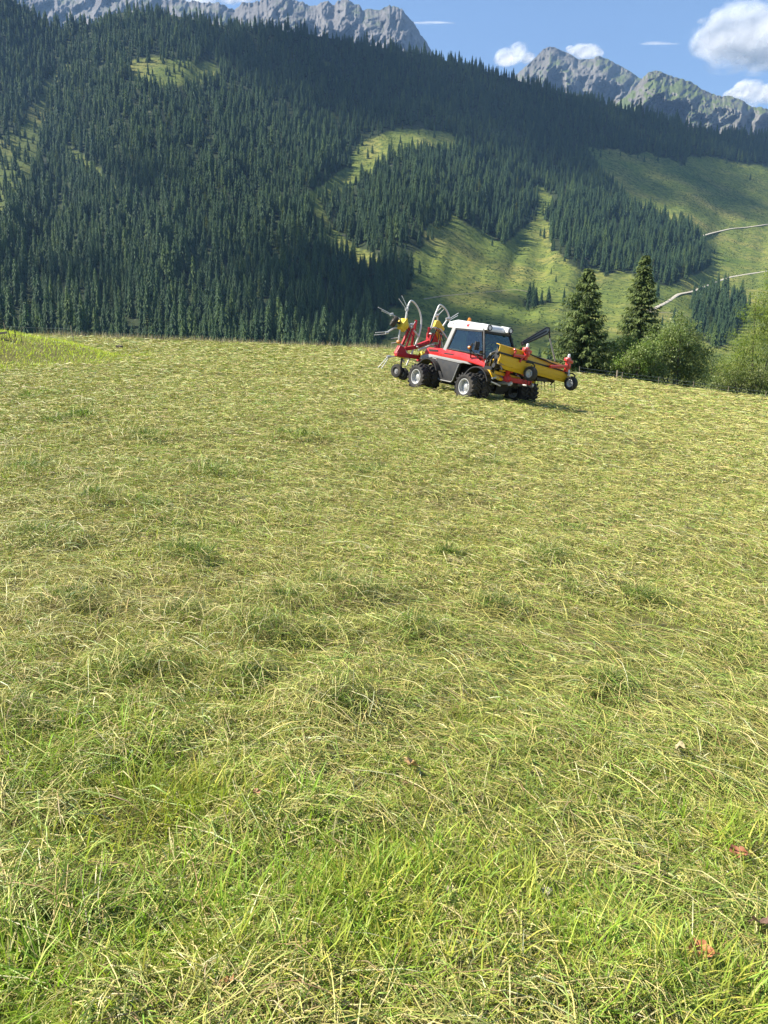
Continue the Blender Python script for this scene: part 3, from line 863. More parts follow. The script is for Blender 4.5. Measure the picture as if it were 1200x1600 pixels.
def trunk_mesh(name, limbs):
    """limbs: list of polylines [(point, radius), ...] joined into one trunk"""
    V, F_ = [], []
    for ln in limbs:
        b = len(V)
        for k, (p, r_) in enumerate(ln):
            for j in range(7):
                a = j * 2 * math.pi / 7
                V.append((p[0] + r_ * math.cos(a), p[1] + r_ * math.sin(a), p[2]))
        for k in range(len(ln) - 1):
            for j in range(7):
                F_.append((b + k * 7 + j, b + k * 7 + (j + 1) % 7, b + (k + 1) * 7 + (j + 1) % 7, b + (k + 1) * 7 + j))
    return mesh_np(name, np.array(V), np.array(F_), smooth=True)

NEEDLE = leaf_mat('spruce_needles', .22, .6, .25)
LEAF = leaf_mat('broad_leaves', .32, .5, .4)
LARCH = leaf_mat('larch_needles', .38, .6, .2)

def sprays(P, D, L, W, rgb, r_, droop=.25, fold=.35):
    """pairs of leaf faces along direction D starting at P"""
    n = len(P)
    D = D / np.linalg.norm(D, axis=1, keepdims=True)
    up = np.array([0, 0, 1.0]) + r_.normal(0, .35, (n, 3))
    S = np.cross(D, up); S /= np.linalg.norm(S, axis=1, keepdims=True)
    M = P + D * L[:, None] * .5
    T = P + D * L[:, None]; T[:, 2] -= droop * L
    A = M + S * W[:, None]; B = M - S * W[:, None]
    A[:, 2] -= fold * W; B[:, 2] -= fold * W
    V = np.stack([P, A, T, M, P, M, T, B], 1).reshape(-1, 3)
    b = (np.arange(n) * 8)[:, None]
    F_ = np.concatenate([b + [0, 1, 2, 3], b + [4, 5, 6, 7]])
    return V, F_, np.repeat(rgb, 8, 0)

def big_spruce(px, base, h, rad, label, seed, lean=0.0, lopside=0.0):
    r_ = np.random.default_rng(seed)
    root = empty('spruce_tree', base)
    tag(root, label, 'tree')
    link('trunk', trunk_mesh('trunk', [[((lean * u, 0, u * h * .97 - .8 * (u == 0)), .20 * h / 11 * (1 - u) + .02) for u in np.linspace(0, 1, 9)]]), BARK, root)
    P, D, L, W, C = [], [], [], [], []
    nt = int(h * 3.1)
    for i in range(nt):
        u = (i + r_.random()) / nt
        z = h * (.09 + .91 * u)
        env = (1 - u) ** .85 * (1.12 if u > .12 else .8) + .025
        nb = r_.integers(8, 12)
        a0 = r_.random() * 6.28
        for j in range(nb):
            a = a0 + j * 6.283 / nb + r_.normal(0, .25)
            bl = rad * env * (.62 + .55 * r_.random()) * (1 + lopside * math.cos(a - 3.6))
            rise = (.35 if u > .6 else .05) - .25 * (1 - u)
            nseg = max(3, int(bl / .30))
            tone = .7 + .55 * r_.random()
            for k in range(nseg):
                v = (k + .6) / nseg
                rr = bl * v
                zc = z + rise * rr - .10 * bl * math.sin(v * 2.6) + .18 * bl * max(0, v - .65)
                cx_, cy_ = lean * z / h + rr * math.cos(a), rr * math.sin(a)
                m = 7 if v > .35 else 4
                for q in range(m):
                    sgn = r_.choice((-1, 1))
                    aa = a + sgn * r_.uniform(.15, 1.25)
                    P.append((cx_ + r_.normal(0, .07), cy_ + r_.normal(0, .07), zc + r_.normal(0, .06)))
                    D.append((math.cos(aa), math.sin(aa), r_.uniform(-.85, .15)))
                    L.append(r_.uniform(.28, .60)); W.append(r_.uniform(.05, .10))
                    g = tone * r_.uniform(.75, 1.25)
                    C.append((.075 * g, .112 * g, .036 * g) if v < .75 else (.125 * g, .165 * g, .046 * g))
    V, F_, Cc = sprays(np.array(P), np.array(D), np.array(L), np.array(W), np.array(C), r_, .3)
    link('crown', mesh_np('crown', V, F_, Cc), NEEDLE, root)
    return root

def leafy(name, base, blobs, n, leaf, colours, label, cat, seed, mat, stems=5, narrow=.5, droop=.2, upright=0.0):
    """shrub or broadleaf tree: stems, limbs and leaf clumps gathered in the given lobes (x, y, z, rx, ry, rz)"""
    r_ = np.random.default_rng(seed)
    root = empty(name, base)
    tag(root, label, cat)
    limbs = []
    for k in range(stems):
        b = blobs[k % len(blobs)]
        x0, y0 = r_.normal(0, .3), r_.normal(0, .3)
        e = np.array([b[0] + r_.normal(0, b[3] * .3), b[1] + r_.normal(0, b[4] * .3), b[2] + b[5] * .4])
        pts = []
        for u in np.linspace(0, 1, 7):
            pts.append(((x0 + (e[0] - x0) * u ** 1.3, y0 + (e[1] - y0) * u ** 1.3, -1.2 + (e[2] + 1.2) * u), .09 * (1 - u) + .015))
        limbs.append(pts)
        for q in range(4):
            s0 = pts[2 + q % 4][0]
            t0 = np.array(s0) + r_.normal(0, 1, 3) * np.array([b[3], b[4], b[5] * .6]) * .6
            limbs.append([(s0, .04), (tuple((np.array(s0) + t0) / 2 + [0, 0, .15]), .028), (tuple(t0), .01)])
    link('trunk', trunk_mesh('trunk', limbs), BARK, root)
    vol_ = np.array([b[3] * b[4] * b[5] for b in blobs]) ** .67
    nb = (n * vol_ / vol_.sum()).astype(int)
    P, D, C = [], [], []
    for b, m in zip(blobs, nb):
        nc = max(6, m // 38)                    # clumps at the twig ends, gaps between them
        d_ = r_.normal(size=(nc, 3)); d_ /= np.linalg.norm(d_, axis=1, keepdims=True)
        cc = np.array(b[:3]) + d_ * np.array(b[3:]) * (r_.random((nc, 1)) ** .45) * (1 + .18 * r_.normal(size=(nc, 1)))
        ct = r_.uniform(.72, 1.25, nc)
        ci = r_.integers(0, len(colours), nc)
        own = r_.integers(0, nc, m)
        off = r_.normal(size=(m, 3)) * np.array([.26, .26, .22]) * leaf / .22
        P.append(cc[own] + off)
        dd = d_[own] * .7 + r_.normal(size=(m, 3)) * .7; dd[:, 2] += upright
        D.append(dd)
        C.append(np.array(colours)[ci[own]] * (ct[own] * r_.uniform(.8, 1.2, m))[:, None])
    P, D, C = np.concatenate(P), np.concatenate(D), np.concatenate(C)
    k = P[:, 2] > -.9
    P, D, C = P[k], D[k], C[k]; m = len(P)
    V, F_, Cc = sprays(P, D, leaf * r_.uniform(.7, 1.4, m), leaf * narrow * .5 * r_.uniform(.7, 1.2, m), C, r_, droop, .15)
    link('crown', mesh_np('crown', V, F_, Cc), mat, root)
    return root

def stand(px, y):                               # a place on the ground at depth y in the direction of a photo column
    kx = (px - 600) / FPX / 1.0
    x = kx * y / 1.0
    return Vector((x * .985, y, float(height(x * .985, y))))

big_spruce(0, stand(910, 84), 11.6, 3.7, 'broad dark green spruce just right of the tractor with a bare lower trunk', 1, 0, .22)
big_spruce(0, stand(994, 92), 15.8, 3.4, 'tallest pointed spruce rising out of the leafy bushes beyond the meadow edge', 2)
WILLOW = [(.20, .26, .08), (.26, .31, .115), (.15, .205, .055)]
HAZEL = [(.18, .26, .05), (.23, .30, .065), (.13, .19, .045)]
LAR = [(.18, .24, .045), (.24, .29, .06), (.14, .19, .04)]
leafy('willow_bush', stand(1048, 84), [(-.2, 0, 4.6, 3.4, 2.4, 3.1), (2.2, .3, 3.4, 2.2, 2.2, 2.8), (-2.4, 0, 3.0, 1.9, 2.0, 2.5), (.6, -.4, 1.6, 3.7, 2.2, 1.9), (.4, 0, 6.3, 1.6, 1.5, 1.5)],
      19000, .27, WILLOW, 'large rounded bush with silvery grey green leaves beyond the meadow edge', 'bush', 3, LEAF, 7, .42)
leafy('hazel_bush', stand(958, 83), [(0, 0, 2.2, 1.9, 1.6, 2.0), (1.3, .3, 3.3, 1.3, 1.3, 1.9), (-.9, 0, 1.4, 1.3, 1.3, 1.3), (.9, -.2, 1.0, 1.8, 1.2, 1.2)],
      6500, .25, HAZEL, 'green leafy shrub between the broad spruce and the silvery bush', 'bush', 4, LEAF, 5, .5)
leafy('elder_bush', stand(990, 80.5), [(0, 0, 1.9, 2.1, 1.4, 2.1), (1.2, 0, 3.4, 1.5, 1.2, 1.7), (-1.6, 0, 1.2, 1.5, 1.1, 1.5), (1.8, 0, 1.4, 1.5, 1.2, 1.6)],
      8200, .25, WILLOW[:2] + HAZEL[:1], 'light green shrub in front of the tallest spruce, left of the silvery bush', 'bush', 5, LEAF, 5, .45)
leafy('larch_tree', stand(1182, 88), [(0, 0, 3.0, 4.4, 2.8, 3.4), (-.6, 0, 6.6, 3.6, 2.6, 3.0), (1.6, 0, 9.6, 3.4, 2.4, 2.9), (3.0, .3, 13.4, 3.0, 2.4, 3.0), (.4, 0, 11.2, 2.4, 2.0, 2.4), (-3.0, 0, 3.2, 2.3, 2.0, 2.8), (4.2, 0, 6.0, 3.2, 2.4, 4.4)],
      26000, .30, LAR, 'wide feathery yellow green larch cut by the right edge of the photo', 'tree', 6, LARCH, 5, .26, .35)
leafy('larch_tree', stand(1084, 104), [(0, 0, 9.2, .9, .9, 2.6), (0, 0, 6.6, 1.7, 1.5, 2.2), (.6, 0, 5.0, 2.6, 1.7, 1.8)],
      4200, .30, [(.20, .21, .06), (.17, .20, .055)], 'yellowish larch top poking up behind the silvery bush', 'tree', 7, LARCH, 3, .26, .35)
leafy('alder_bush', stand(1150, 79), [(0, 0, 1.4, 2.4, 1.3, 1.6), (2.0, 0, 1.9, 2.0, 1.3, 1.7), (-1.8, 0, .9, 1.3, 1.2, 1.2), (3.9, 0, 1.5, 1.8, 1.3, 1.6)],
      6500, .22, [(.17, .21, .06), (.20, .22, .08), (.13, .17, .05)], 'low pale green bush at the fence under the feathery larch', 'bush', 8, LEAF, 6, .5)
leafy('young_spruce', stand(1120, 96), [(0, 0, 3.4, 1.5, 1.3, 3.0), (1.2, 0, 2.0, 1.5, 1.2, 2.2)], 3200, .26, [(.08, .12, .045), (.11, .15, .05)],
      'dark green sapling in the gap between the silvery bush and larch', 'tree', 9, LARCH, 3, .3, .3)

# ------------------------------------------------------------------ fences
w = N('weathered_wood')
mpw = w.n('ShaderNodeMapping'); mpw.inputs['Scale'].default_value = (1.5, 30, 30)
w.l(w.n('ShaderNodeTexCoord').outputs['Object'], mpw.inputs[0])
fw = w.noise(1.5, 6, .7, mpw.outputs[0])
WOOD = w.done(w.bsdf(w.ramp(fw, [(.3, (.16, .12, .08)), (.7, (.42, .35, .26))]), .85, normal=w.bump(fw, .5, .01)))
WIRE = paint('galvanised_wire', (.42, .43, .44), .4, .6, .2)

def tube_mesh(name, pts, rad, n=6):
    pts = [Vector(p) for p in pts]
    V, F_ = [], []
    for k, p in enumerate(pts):
        t = (pts[min(k + 1, len(pts) - 1)] - pts[max(k - 1, 0)]).normalized()
        a = t.orthogonal().normalized(); b = t.cross(a)
        r_ = rad[k] if hasattr(rad, '__len__') else rad
        V += [tuple(p + a * r_ * math.cos(j * 2 * math.pi / n) + b * r_ * math.sin(j * 2 * math.pi / n)) for j in range(n)]
    for k in range(len(pts) - 1):
        F_ += [(k * n + j, k * n + (j + 1) % n, (k + 1) * n + (j + 1) % n, (k + 1) * n + j) for j in range(n)]
    me = bpy.data.meshes.new(name)
    me.from_pydata(V, [], F_ + [tuple(range(n))[::-1], tuple((len(pts) - 1) * n + j for j in range(n))])
    return me

def wire_fence(spots, hgt, wires, label, rad, wr, lean=(0, 0)):
    o = spots[0]
    root = empty('wire_fence', o)
    tag(root, label, 'fence')
    for k, s in enumerate(spots):
        b = s - o
        tp = b + Vector((lean[0] + random.gauss(0, .03), lean[1], hgt * random.uniform(.92, 1.08)))
        link('post', tube_mesh('post', [b - Vector((0, 0, .3)), b.lerp(tp, .5), tp], [rad, rad * .95, rad * .85], 8), WOOD, root)
    for z in wires:
        pts = []
        for k in range(len(spots) - 1):
            for u in np.linspace(0, 1, 7)[:-1]:
                p = spots[k].lerp(spots[k + 1], u) - o
                pts.append(p + Vector((lean[0] * z / hgt, 0, z - .05 * math.sin(u * math.pi))))
        pts.append(spots[-1] - o + Vector((lean[0] * z / hgt, 0, z)))
        link('wire', tube_mesh('wire', pts, wr, 4), WIRE, root)
    return root
wire_fence([stand(p, y) for p, y in ((905, 77.5), (972, 77), (1030, 77.3), (1085, 77), (1140, 76.5), (1200, 76), (1260, 76))], 1.05, (.30, .62, .95),
           'low wire fence on thin posts in front of the bushes', .035, .012)
stout = link('fence_post', tube_mesh('fence_post', [(0, 0, -.3), (0, 0, .6), (.01, 0, 1.15)], [.09, .09, .075], 8), WOOD)
stout.location = stand(964, 76.6)
tag(stout, 'stout dark wooden post at the left end of the wire fence', 'post')
wire_fence([stand(-40, 40), stand(20, 47), stand(122, 52), ], 1.5, (.75, 1.3), 'leaning thin post with a wire behind the grassy bank on the left', .035, .008, (-.14, 0))

def board(name, size, loc, rot, label, cat, mat):
    b = bmesh.new(); bmesh.ops.create_cube(b, size=1.0)
    for v in b.verts: v.co = Vector((v.co.x * size[0], v.co.y * size[1], v.co.z * size[2]))
    bmesh.ops.bevel(b, geom=list(b.edges), offset=min(size) * .12, segments=2, affect='EDGES')
    me = bpy.data.meshes.new(name); b.to_mesh(me); b.free()
    o = link(name, me, mat); o.location = loc; o.rotation_euler = rot
    return tag(o, label, cat)
p = on_meadow(2, 530)
board('wooden_plank', (1.5, .24, .09), p + Vector((-.55, 0, .18)), (0, R(-6), R(18)), 'weathered plank lying on the grassy bank, cut by the left edge', 'plank', WOOD)
w = N('dark_wood')
DARKWOOD = w.done(w.bsdf(w.ramp(w.noise(8, 5), [(.3, (.035, .026, .02)), (.7, (.10, .075, .05))]), .8))
p = on_meadow(187, 548)
board('wooden_block', (.42, .30, .30), p + Vector((0, 0, .16)), (R(6), R(8), R(-24)), 'small dark wooden block lying on the meadow below the bank', 'block', DARKWOOD)

# arching dry stems on the crest of the bank
root = empty('dry_plant', stand(28, 33))
tag(root, 'withered arching stems standing on the crest of the grassy bank', 'plant')
for k, (dx, hh, bend) in enumerate(((-.15, .75, -.7), (.1, .85, -.9), (.3, .6, .35), (.0, .5, .5))):
    link('stem', tube_mesh('stem', [(dx + bend * u * u * .8, .03 * k, hh * math.sin(u * 2.1) / .95 - .05) for u in np.linspace(0, 1, 8)], [.014, .013, .012, .011, .010, .009, .008, .004], 5), DARKWOOD if k == 2 else HAY, root)
# ------------------------------------------------------------------ machine builders
class MB:
    """collects shapes; build() links them as one mesh object"""
    def __init__(s): s.v, s.f = [], []
    def add(s, v, f):
        b = len(s.v); s.v += [tuple(map(float, q)) for q in v]; s.f += [tuple(i + b for i in q) for q in f]; return s
    def hexa(s, p):                             # 8 corners: bottom ring then top ring
        return s.add(p, [(3, 2, 1, 0), (4, 5, 6, 7), (0, 1, 5, 4), (1, 2, 6, 5), (2, 3, 7, 6), (3, 0, 4, 7)])
    def box(s, c, d, M=None):
        h = [(x * d[0] / 2, y * d[1] / 2, z * d[2] / 2) for z in (-1, 1) for x, y in ((-1, -1), (1, -1), (1, 1), (-1, 1))]
        if M is not None: h = [tuple(M @ Vector(q)) for q in h]
        return s.hexa([(q[0] + c[0], q[1] + c[1], q[2] + c[2]) for q in h])
    def prism(s, poly, y0, y1, ax=1, taper=None):   # polygon in the other two axes, pushed from y0 to y1 along ax
        n = len(poly)
        def pt(p, y):
            q = list(p); q.insert(ax, y); return q
        p0 = [pt(p, y0) for p in poly]; p1 = [pt(p, y1) for p in poly]
        return s.add(p0 + p1, [tuple(range(n)), tuple(range(2 * n - 1, n - 1, -1))] + [(i, i + n, (i + 1) % n + n, (i + 1) % n) for i in range(n)])
    def tube(s, pts, rad, n=8):
        pts = [Vector(p) for p in pts]; V, F_ = [], []
        a = None
        for k, p in enumerate(pts):
            t = (pts[min(k + 1, len(pts) - 1)] - pts[max(k - 1, 0)]).normalized()
            a = t.orthogonal().normalized() if a is None else (a - t * a.dot(t)).normalized()
            b = t.cross(a); r_ = rad[k] if hasattr(rad, '__len__') else rad
            V += [p + a * r_ * math.cos(j * 2 * math.pi / n) + b * r_ * math.sin(j * 2 * math.pi / n) for j in range(n)]
        for k in range(len(pts) - 1):
            F_ += [(k * n + j, k * n + (j + 1) % n, (k + 1) * n + (j + 1) % n, (k + 1) * n + j) for j in range(n)]
        return s.add(V, F_ + [tuple(range(n))[::-1], tuple((len(pts) - 1) * n + j for j in range(n))])
    def bar(s, a, b, w, h, up=(0, 0, 1)):       # square-section bar from a to b
        a, b = Vector(a), Vector(b); t = (b - a).normalized(); u = Vector(up)
        sd = t.cross(u).normalized() if abs(t.dot(u)) < .98 else t.orthogonal().normalized(); u = sd.cross(t)
        return s.hexa([q + sd * w / 2 * i + u * h / 2 * j for q in (a, b) for i, j in ((-1, -1), (1, -1), (1, 1), (-1, 1))])
    def lathe(s, prof, c, n=32, ax=(0, 1, 0)):  # prof: (distance along ax, radius)
        t = Vector(ax).normalized(); a = t.orthogonal().normalized(); b = t.cross(a); c = Vector(c)
        V = [c + t * y + (a * math.cos(j * 2 * math.pi / n) + b * math.sin(j * 2 * math.pi / n)) * r_ for y, r_ in prof for j in range(n)]
        return s.add(V, [(k * n + j, k * n + (j + 1) % n, (k + 1) * n + (j + 1) % n, (k + 1) * n + j) for k in range(len(prof) - 1) for j in range(n)])
    def disc(s, c, r_, d, ax, n=20): return s.lathe([(-d / 2, .0005), (-d / 2, r_), (d / 2, r_), (d / 2, .0005)], c, n, ax)
    def build(s, name, mat, parent=None, bevel=0.0, smooth=True):
        b = bmesh.new()
        vs_ = [b.verts.new(p) for p in s.v]
        for q in s.f:
            try: b.faces.new([vs_[i] for i in q])
            except ValueError: pass
        bmesh.ops.recalc_face_normals(b, faces=list(b.faces))
        if bevel:
            ed = [e for e in b.edges if len(e.link_faces) == 2 and e.calc_face_angle(0) > .5]
            bmesh.ops.bevel(b, geom=ed, offset=bevel, segments=2, profile=.6, affect='EDGES', clamp_overlap=True)
        me = bpy.data.meshes.new(name); b.to_mesh(me); b.free()
        if smooth:
            me.polygons.foreach_set('use_smooth', np.ones(len(me.polygons), bool))
            try: me.set_sharp_from_angle(angle=R(38))
            except Exception: pass
        return link(name, me, mat, parent)

def spline(pts, per=6):                         # smooth polyline through the points
    P = [Vector(p) for p in pts]; out = []
    for k in range(len(P) - 1):
        p0, p1, p2, p3 = P[max(k - 1, 0)], P[k], P[k + 1], P[min(k + 2, len(P) - 1)]
        for i in range(per):
            t = i / per
            out.append(.5 * (2 * p1 + (p2 - p0) * t + (2 * p0 - 5 * p1 + 4 * p2 - p3) * t * t + (3 * p1 - p0 - 3 * p2 + p3) * t ** 3))
    return out + [P[-1]]

def copy_tree(o, parent=None):
    c = o.copy(); col.objects.link(c)
    if parent is not None: c.parent = parent
    for ch in [q for q in o.children]: copy_tree(ch, c)
    return c

RED = paint('red_paint', (0.50, 0.018, 0.016), .28, 0, .18, .4)
BRICK = paint('red_frame_paint', (0.42, 0.012, 0.02), .4, 0, .22)
YELLOW = paint('yellow_paint', (0.62, 0.37, 0.008), .38, 0, .22, .2)
LEMON = paint('lemon_paint', (0.72, 0.52, 0.03), .45, 0, .15)
WHITE = paint('white_paint', (0.74, 0.74, 0.73), .3, 0, .10, .3)
CHARC = paint('charcoal_plastic', (0.030, 0.031, 0.034), .5, 0, .16)
BLACK = paint('black_steel', (0.014, 0.014, 0.015), .5, 0, .15)
GREY = paint('grey_plastic', (0.30, 0.295, 0.29), .5, 0, .2)
SILVER = paint('bare_steel', (0.50, 0.50, 0.49), .38, .55, .2)
ZINC = paint('zinc_tube', (0.60, 0.60, 0.58), .42, .3, .12)
RUBBER = paint('tyre_rubber', (0.022, 0.021, 0.021), .75, 0, .5, scale=3)
RIM = paint('pale_rim', (0.50, 0.50, 0.49), .4, .3, .18)
AMBER = paint('amber_plastic', (0.75, 0.22, 0.02), .25)
NAVY = paint('navy_canvas', (0.02, 0.024, 0.04), .7, 0, .2)
SLATE = paint('slate_canvas', (0.16, 0.18, 0.22), .6, 0, .2)
HOSE = paint('hose_rubber', (.012, .012, .012), .55, 0, .02)
LENS = paint('lamp_lens', (0.70, 0.70, 0.72), .12)
w = N('tinted_glass')
g_ = w.n('ShaderNodeBsdfGlossy'); g_.inputs['Roughness'].default_value = .03; g_.inputs[0].default_value = (.9, .95, 1, 1)
t_ = w.n('ShaderNodeBsdfTransparent'); t_.inputs[0].default_value = (.56, .66, .62, 1)
fr = w.n('ShaderNodeLayerWeight'); fr.inputs[0].default_value = .12
mx = w.n('ShaderNodeMixShader'); w.l(fr.outputs['Facing'], mx.inputs[0]); w.l(t_.outputs[0], mx.inputs[1]); w.l(g_.outputs[0], mx.inputs[2])
GLASS = w.done(mx.outputs[0])

# ------------------------------------------------------------------ frame of the machine on the slope (x ahead, y to its left, z up)
_rr, _fr, _fl = Vector((1.02, 25.57, .17)), Vector((2.50, 23.46, -.03)), Vector((4.95, 25.24, -.34))
EX = (_fr - _rr).normalized()
EY = (_fl - _fr); EY = (EY - EX * EY.dot(EX)).normalized()
EZ = EX.cross(EY)
MROT = Matrix((EX, EY, EZ)).transposed()
ORG = (_rr + _fl) / 2 - EZ * .45
low = min((ORG + MROT @ Vector((x_, y_, 0))).z - float(height(*(ORG + MROT @ Vector((x_, y_, 0)))[:2])) for x_ in (-1.25, 1.25) for y_ in (-1.3, 1.3))
ORG.z -= max(low, 0) - .04
def machine(name, base):                        # an Empty at the base of a machine; its parts are modelled in the tractor's own axes
    o = empty(name, ORG + MROT @ Vector(base))
    o.rotation_euler = MROT.to_euler()
    return o
BASE = Vector((0, 0, 0))
class PM(MB):                                   # parts given in tractor coordinates, stored relative to the thing's base
    def build(s, name, mat, parent=None, bevel=0.0, smooth=True, off=None):
        b = BASE if off is None else Vector(off)
        s.v = [(q[0] - b[0], q[1] - b[1], q[2] - b[2]) for q in s.v]
        return MB.build(s, name, mat, parent, bevel, smooth)

# ------------------------------------------------------------------ tractor
trac = machine('tractor', (0, 0, 0))
tag(trac, 'red hill tractor with white cab roof and twin tyres parked on the mown slope', 'tractor')

def wheel_parts():
    ty = MB()                                   # the outer face looks towards -y
    ty.lathe([(-.155, .235), (-.19, .30), (-.195, .345), (-.175, .395), (-.12, .415), (0, .422), (.12, .415), (.175, .395), (.195, .345), (.19, .30), (.155, .235)], (0, 0, 0), 40)
    nl = 18
    for sd in (-1, 1):
        for k in range(nl):
            a = (k + (.5 if sd > 0 else 0)) * 2 * math.pi / nl
            def P(ang, r_, y): return (r_ * math.cos(ang), y, r_ * math.sin(ang))
            w0, w1, sh = .075, .05, .24
            y0, y1 = sd * .198, sd * .012
            ty.hexa([P(a - w0, .375, y0), P(a + w0, .375, y0), P(a + sh + w1, .41, y1), P(a + sh - w1, .41, y1),
                     P(a - w0 * .8, .443, y0 * .97), P(a + w0 * .8, .443, y0 * .97), P(a + sh + w1 * .8, .456, y1), P(a + sh - w1 * .8, .456, y1)])
    rim = MB()
    rim.lathe([(-.168, .225), (-.172, .250), (-.155, .252), (-.145, .232), (-.10, .215), (-.03, .205), (-.015, .17), (-.045, .12), (-.055, .085)], (0, 0, 0), 36)
    rim.lathe([(.155, .252), (.15, .22), (-.01, .205)], (0, 0, 0), 36)
    hub = MB()
    hub.lathe([(-.05, .10), (-.09, .085), (-.10, .05), (-.10, .001)], (0, 0, 0), 20)
    for k in range(8):
        a = k * math.pi / 4
        hub.disc((.145 * math.cos(a), -.04, .145 * math.sin(a)), .016, .05, (0, 1, 0), 8)
    return ty, rim, hub
ty, rim, hub = wheel_parts()
w0 = ty.build('wheel', RUBBER, trac)            # the wheel's body is its tyre; rim and hub are fixed to it
rim.build('rim', RIM, w0); hub.build('hub', SILVER, w0)
spots = [(x_, y_) for x_ in (1.25, -1.25) for y_ in (-1.30, -.87, .87, 1.30)]
for k, (x_, y_) in enumerate(spots):
    q = w0 if k == 0 else copy_tree(w0, trac)
    q.location = (x_, y_, .45)
    steer = R(7) if x_ > 0 else 0
    q.rotation_euler = (0, random.random() * 6.28, 0) if y_ < 0 else (0, random.random() * 6.28, math.pi)
for x_ in (1.25, -1.25):
    m = PM(); m.tube([(x_, -1.25, .45), (x_, 1.25, .45)], .075, 12); m.box((x_, 0, .45), (.26, .42, .30)); m.box((x_, -.5, .45), (.2, .16, .22)); m.box((x_, .5, .45), (.2, .16, .22))
    m.build('axle', BLACK, trac, .012)
m = PM(); m.box((.1, 0, .55), (2.7, .5, .28)); m.box((-.3, 0, .42), (1.2, .9, .2)); m.box((.55, 0, .72), (1.6, .9, .5)); m.box((-.9, 0, .85), (1.5, 1.0, .5))
m.box((1.55, 0, .75), (.35, .8, .3))
m.build('chassis', BLACK, trac, .02)

# bodywork
body = PM().prism([(-1.92, 1.14), (-1.78, 1.40), (-1.66, 1.46), (-.95, 1.49), (.25, 1.45), (.72, 1.40), (1.10, 1.29), (1.44, 1.17), (1.42, 1.05), (1.15, 1.12), (.62, 1.17), (.40, 1.19), (-1.0, 1.22)], -.76, .76)
body.build('hood', RED, trac, .035)
m = PM()
for s_ in (-1, 1):
    m.prism([(-1.62, 1.40), (-1.12, 1.42), (-1.10, 1.36), (-1.58, 1.33)], s_ * .755, s_ * .768)
    m.prism([(-.78, 1.36), (-.30, 1.36), (-.28, 1.33), (-.76, 1.325)], s_ * .755, s_ * .766)
m.build('air_vent', BLACK, trac)
m = PM()
for s_ in (-1, 1):
    m.prism([(-2.04, 1.00), (-1.96, 1.16), (-1.50, 1.24), (-1.00, 1.22), (.42, 1.19), (.60, 1.12), (.30, 1.13), (.13, 1.10), (-1.02, 1.14), (-1.32, 1.15), (-1.72, 1.08)], s_ * .60, s_ * .80)
m.build('side_trim', GREY, trac, .012)
for s_ in (-1, 1):
    m = PM().prism([(-1.06, 1.13), (.11, 1.085), (-.11, .50), (-.17, .46), (-.78, .46), (-.84, .50)], s_ * .66, s_ * .815)
    pn = m.build('side_panel', CHARC, trac, .02)
    e = PM().tube([(-1.30, s_ * .80, 1.13), (-1.08, s_ * .815, 1.11), (-.86, s_ * .815, .50), (-.79, s_ * .815, .45), (-.15, s_ * .815, .45), (-.08, s_ * .815, .52), (.12, s_ * .815, 1.06)], .018, 6)
    e.build('panel_edge', GREY, pn)
def arch(cx_, cz_, ri, ro, a0, a1, n=14):
    o_ = [(cx_ + ro * math.cos(R(a0 + (a1 - a0) * k / n)), cz_ + ro * math.sin(R(a0 + (a1 - a0) * k / n))) for k in range(n + 1)]
    i_ = [(cx_ + ri * math.cos(R(a0 + (a1 - a0) * k / n)), cz_ + ri * math.sin(R(a0 + (a1 - a0) * k / n))) for k in range(n + 1)]
    return o_ + i_[::-1]
for s_ in (-1, 1):
    for cx_, a0, a1 in ((1.22, 20, 170), (-1.30, 25, 150)):
        m = PM()
        P_ = arch(cx_, .50, .575, .61, a0, a1)
        n2 = len(P_) // 2
        for k in range(n2 - 1):                 # a rolled sheet, one face strip at a time
            q = [P_[k], P_[k + 1], P_[len(P_) - 2 - k], P_[len(P_) - 1 - k]]
            m.hexa([(q[i][0], s_ * y_, q[i][1]) for y_ in (.58, 1.02) for i in range(4)])
        m.build('fender', BLACK, trac)
m = PM().prism([(1.40, 1.19), (1.60, 1.05), (1.92, .93), (2.10, .86), (2.06, .78), (1.70, .86), (1.38, 1.02)], -.80, -.66)
m.prism([(1.40, 1.19), (1.60, 1.05), (1.92, .93), (2.10, .86), (2.06, .78), (1.70, .86), (1.38, 1.02)], .66, .80)
m.build('front_bracket', YELLOW, trac, .012)
m = PM(); m.box((1.50, 0, .98), (.20, 1.24, .30)); m.build('grille', BLACK, trac, .03)

# cab
def cabx(z): return .58 + (.72 - .58) * (2.22 - z) / .74   # half width at a height
cab_l = lambda x_, z_, s_: (x_, s_ * cabx(z_), z_)
for s_ in (-1, 1):
    m = PM(); m.bar(cab_l(-.80, 1.44, s_), cab_l(-.62, 2.24, s_), .07, .17, (1, 0, 0)); m.build('rear_pillar', GREY, trac, .015)
    m = PM(); m.bar(cab_l(1.20, 1.36, s_), cab_l(.80, 2.26, s_), .055, .065, (1, 0, 0)); m.build('front_pillar', BLACK, trac, .01)
    m = PM(); m.tube([cab_l(-.66, 1.52, s_), cab_l(-.52, 2.17, s_), cab_l(.74, 2.19, s_), cab_l(1.10, 1.47, s_), cab_l(-.66, 1.50, s_)], .026, 6)
    m.bar(cab_l(-.62, 2.185, s_), cab_l(.80, 2.215, s_), .05, .05); m.build('door_frame', BLACK, trac)
    q = [(-.64, 1.5), (1.09, 1.45), (.74, 2.19), (-.52, 2.17)]
    m = PM(); m.hexa([(x_, s_ * (cabx(z_) + o_), z_) for o_ in (-.004, .004) for x_, z_ in q]); m.build('side_window', GLASS, trac, smooth=False)
    m = PM(); m.tube([cab_l(.42, 1.55, s_ * 1.03), cab_l(.46, 1.80, s_ * 1.04)], .016, 6); m.build('door_handle', BLACK, trac)
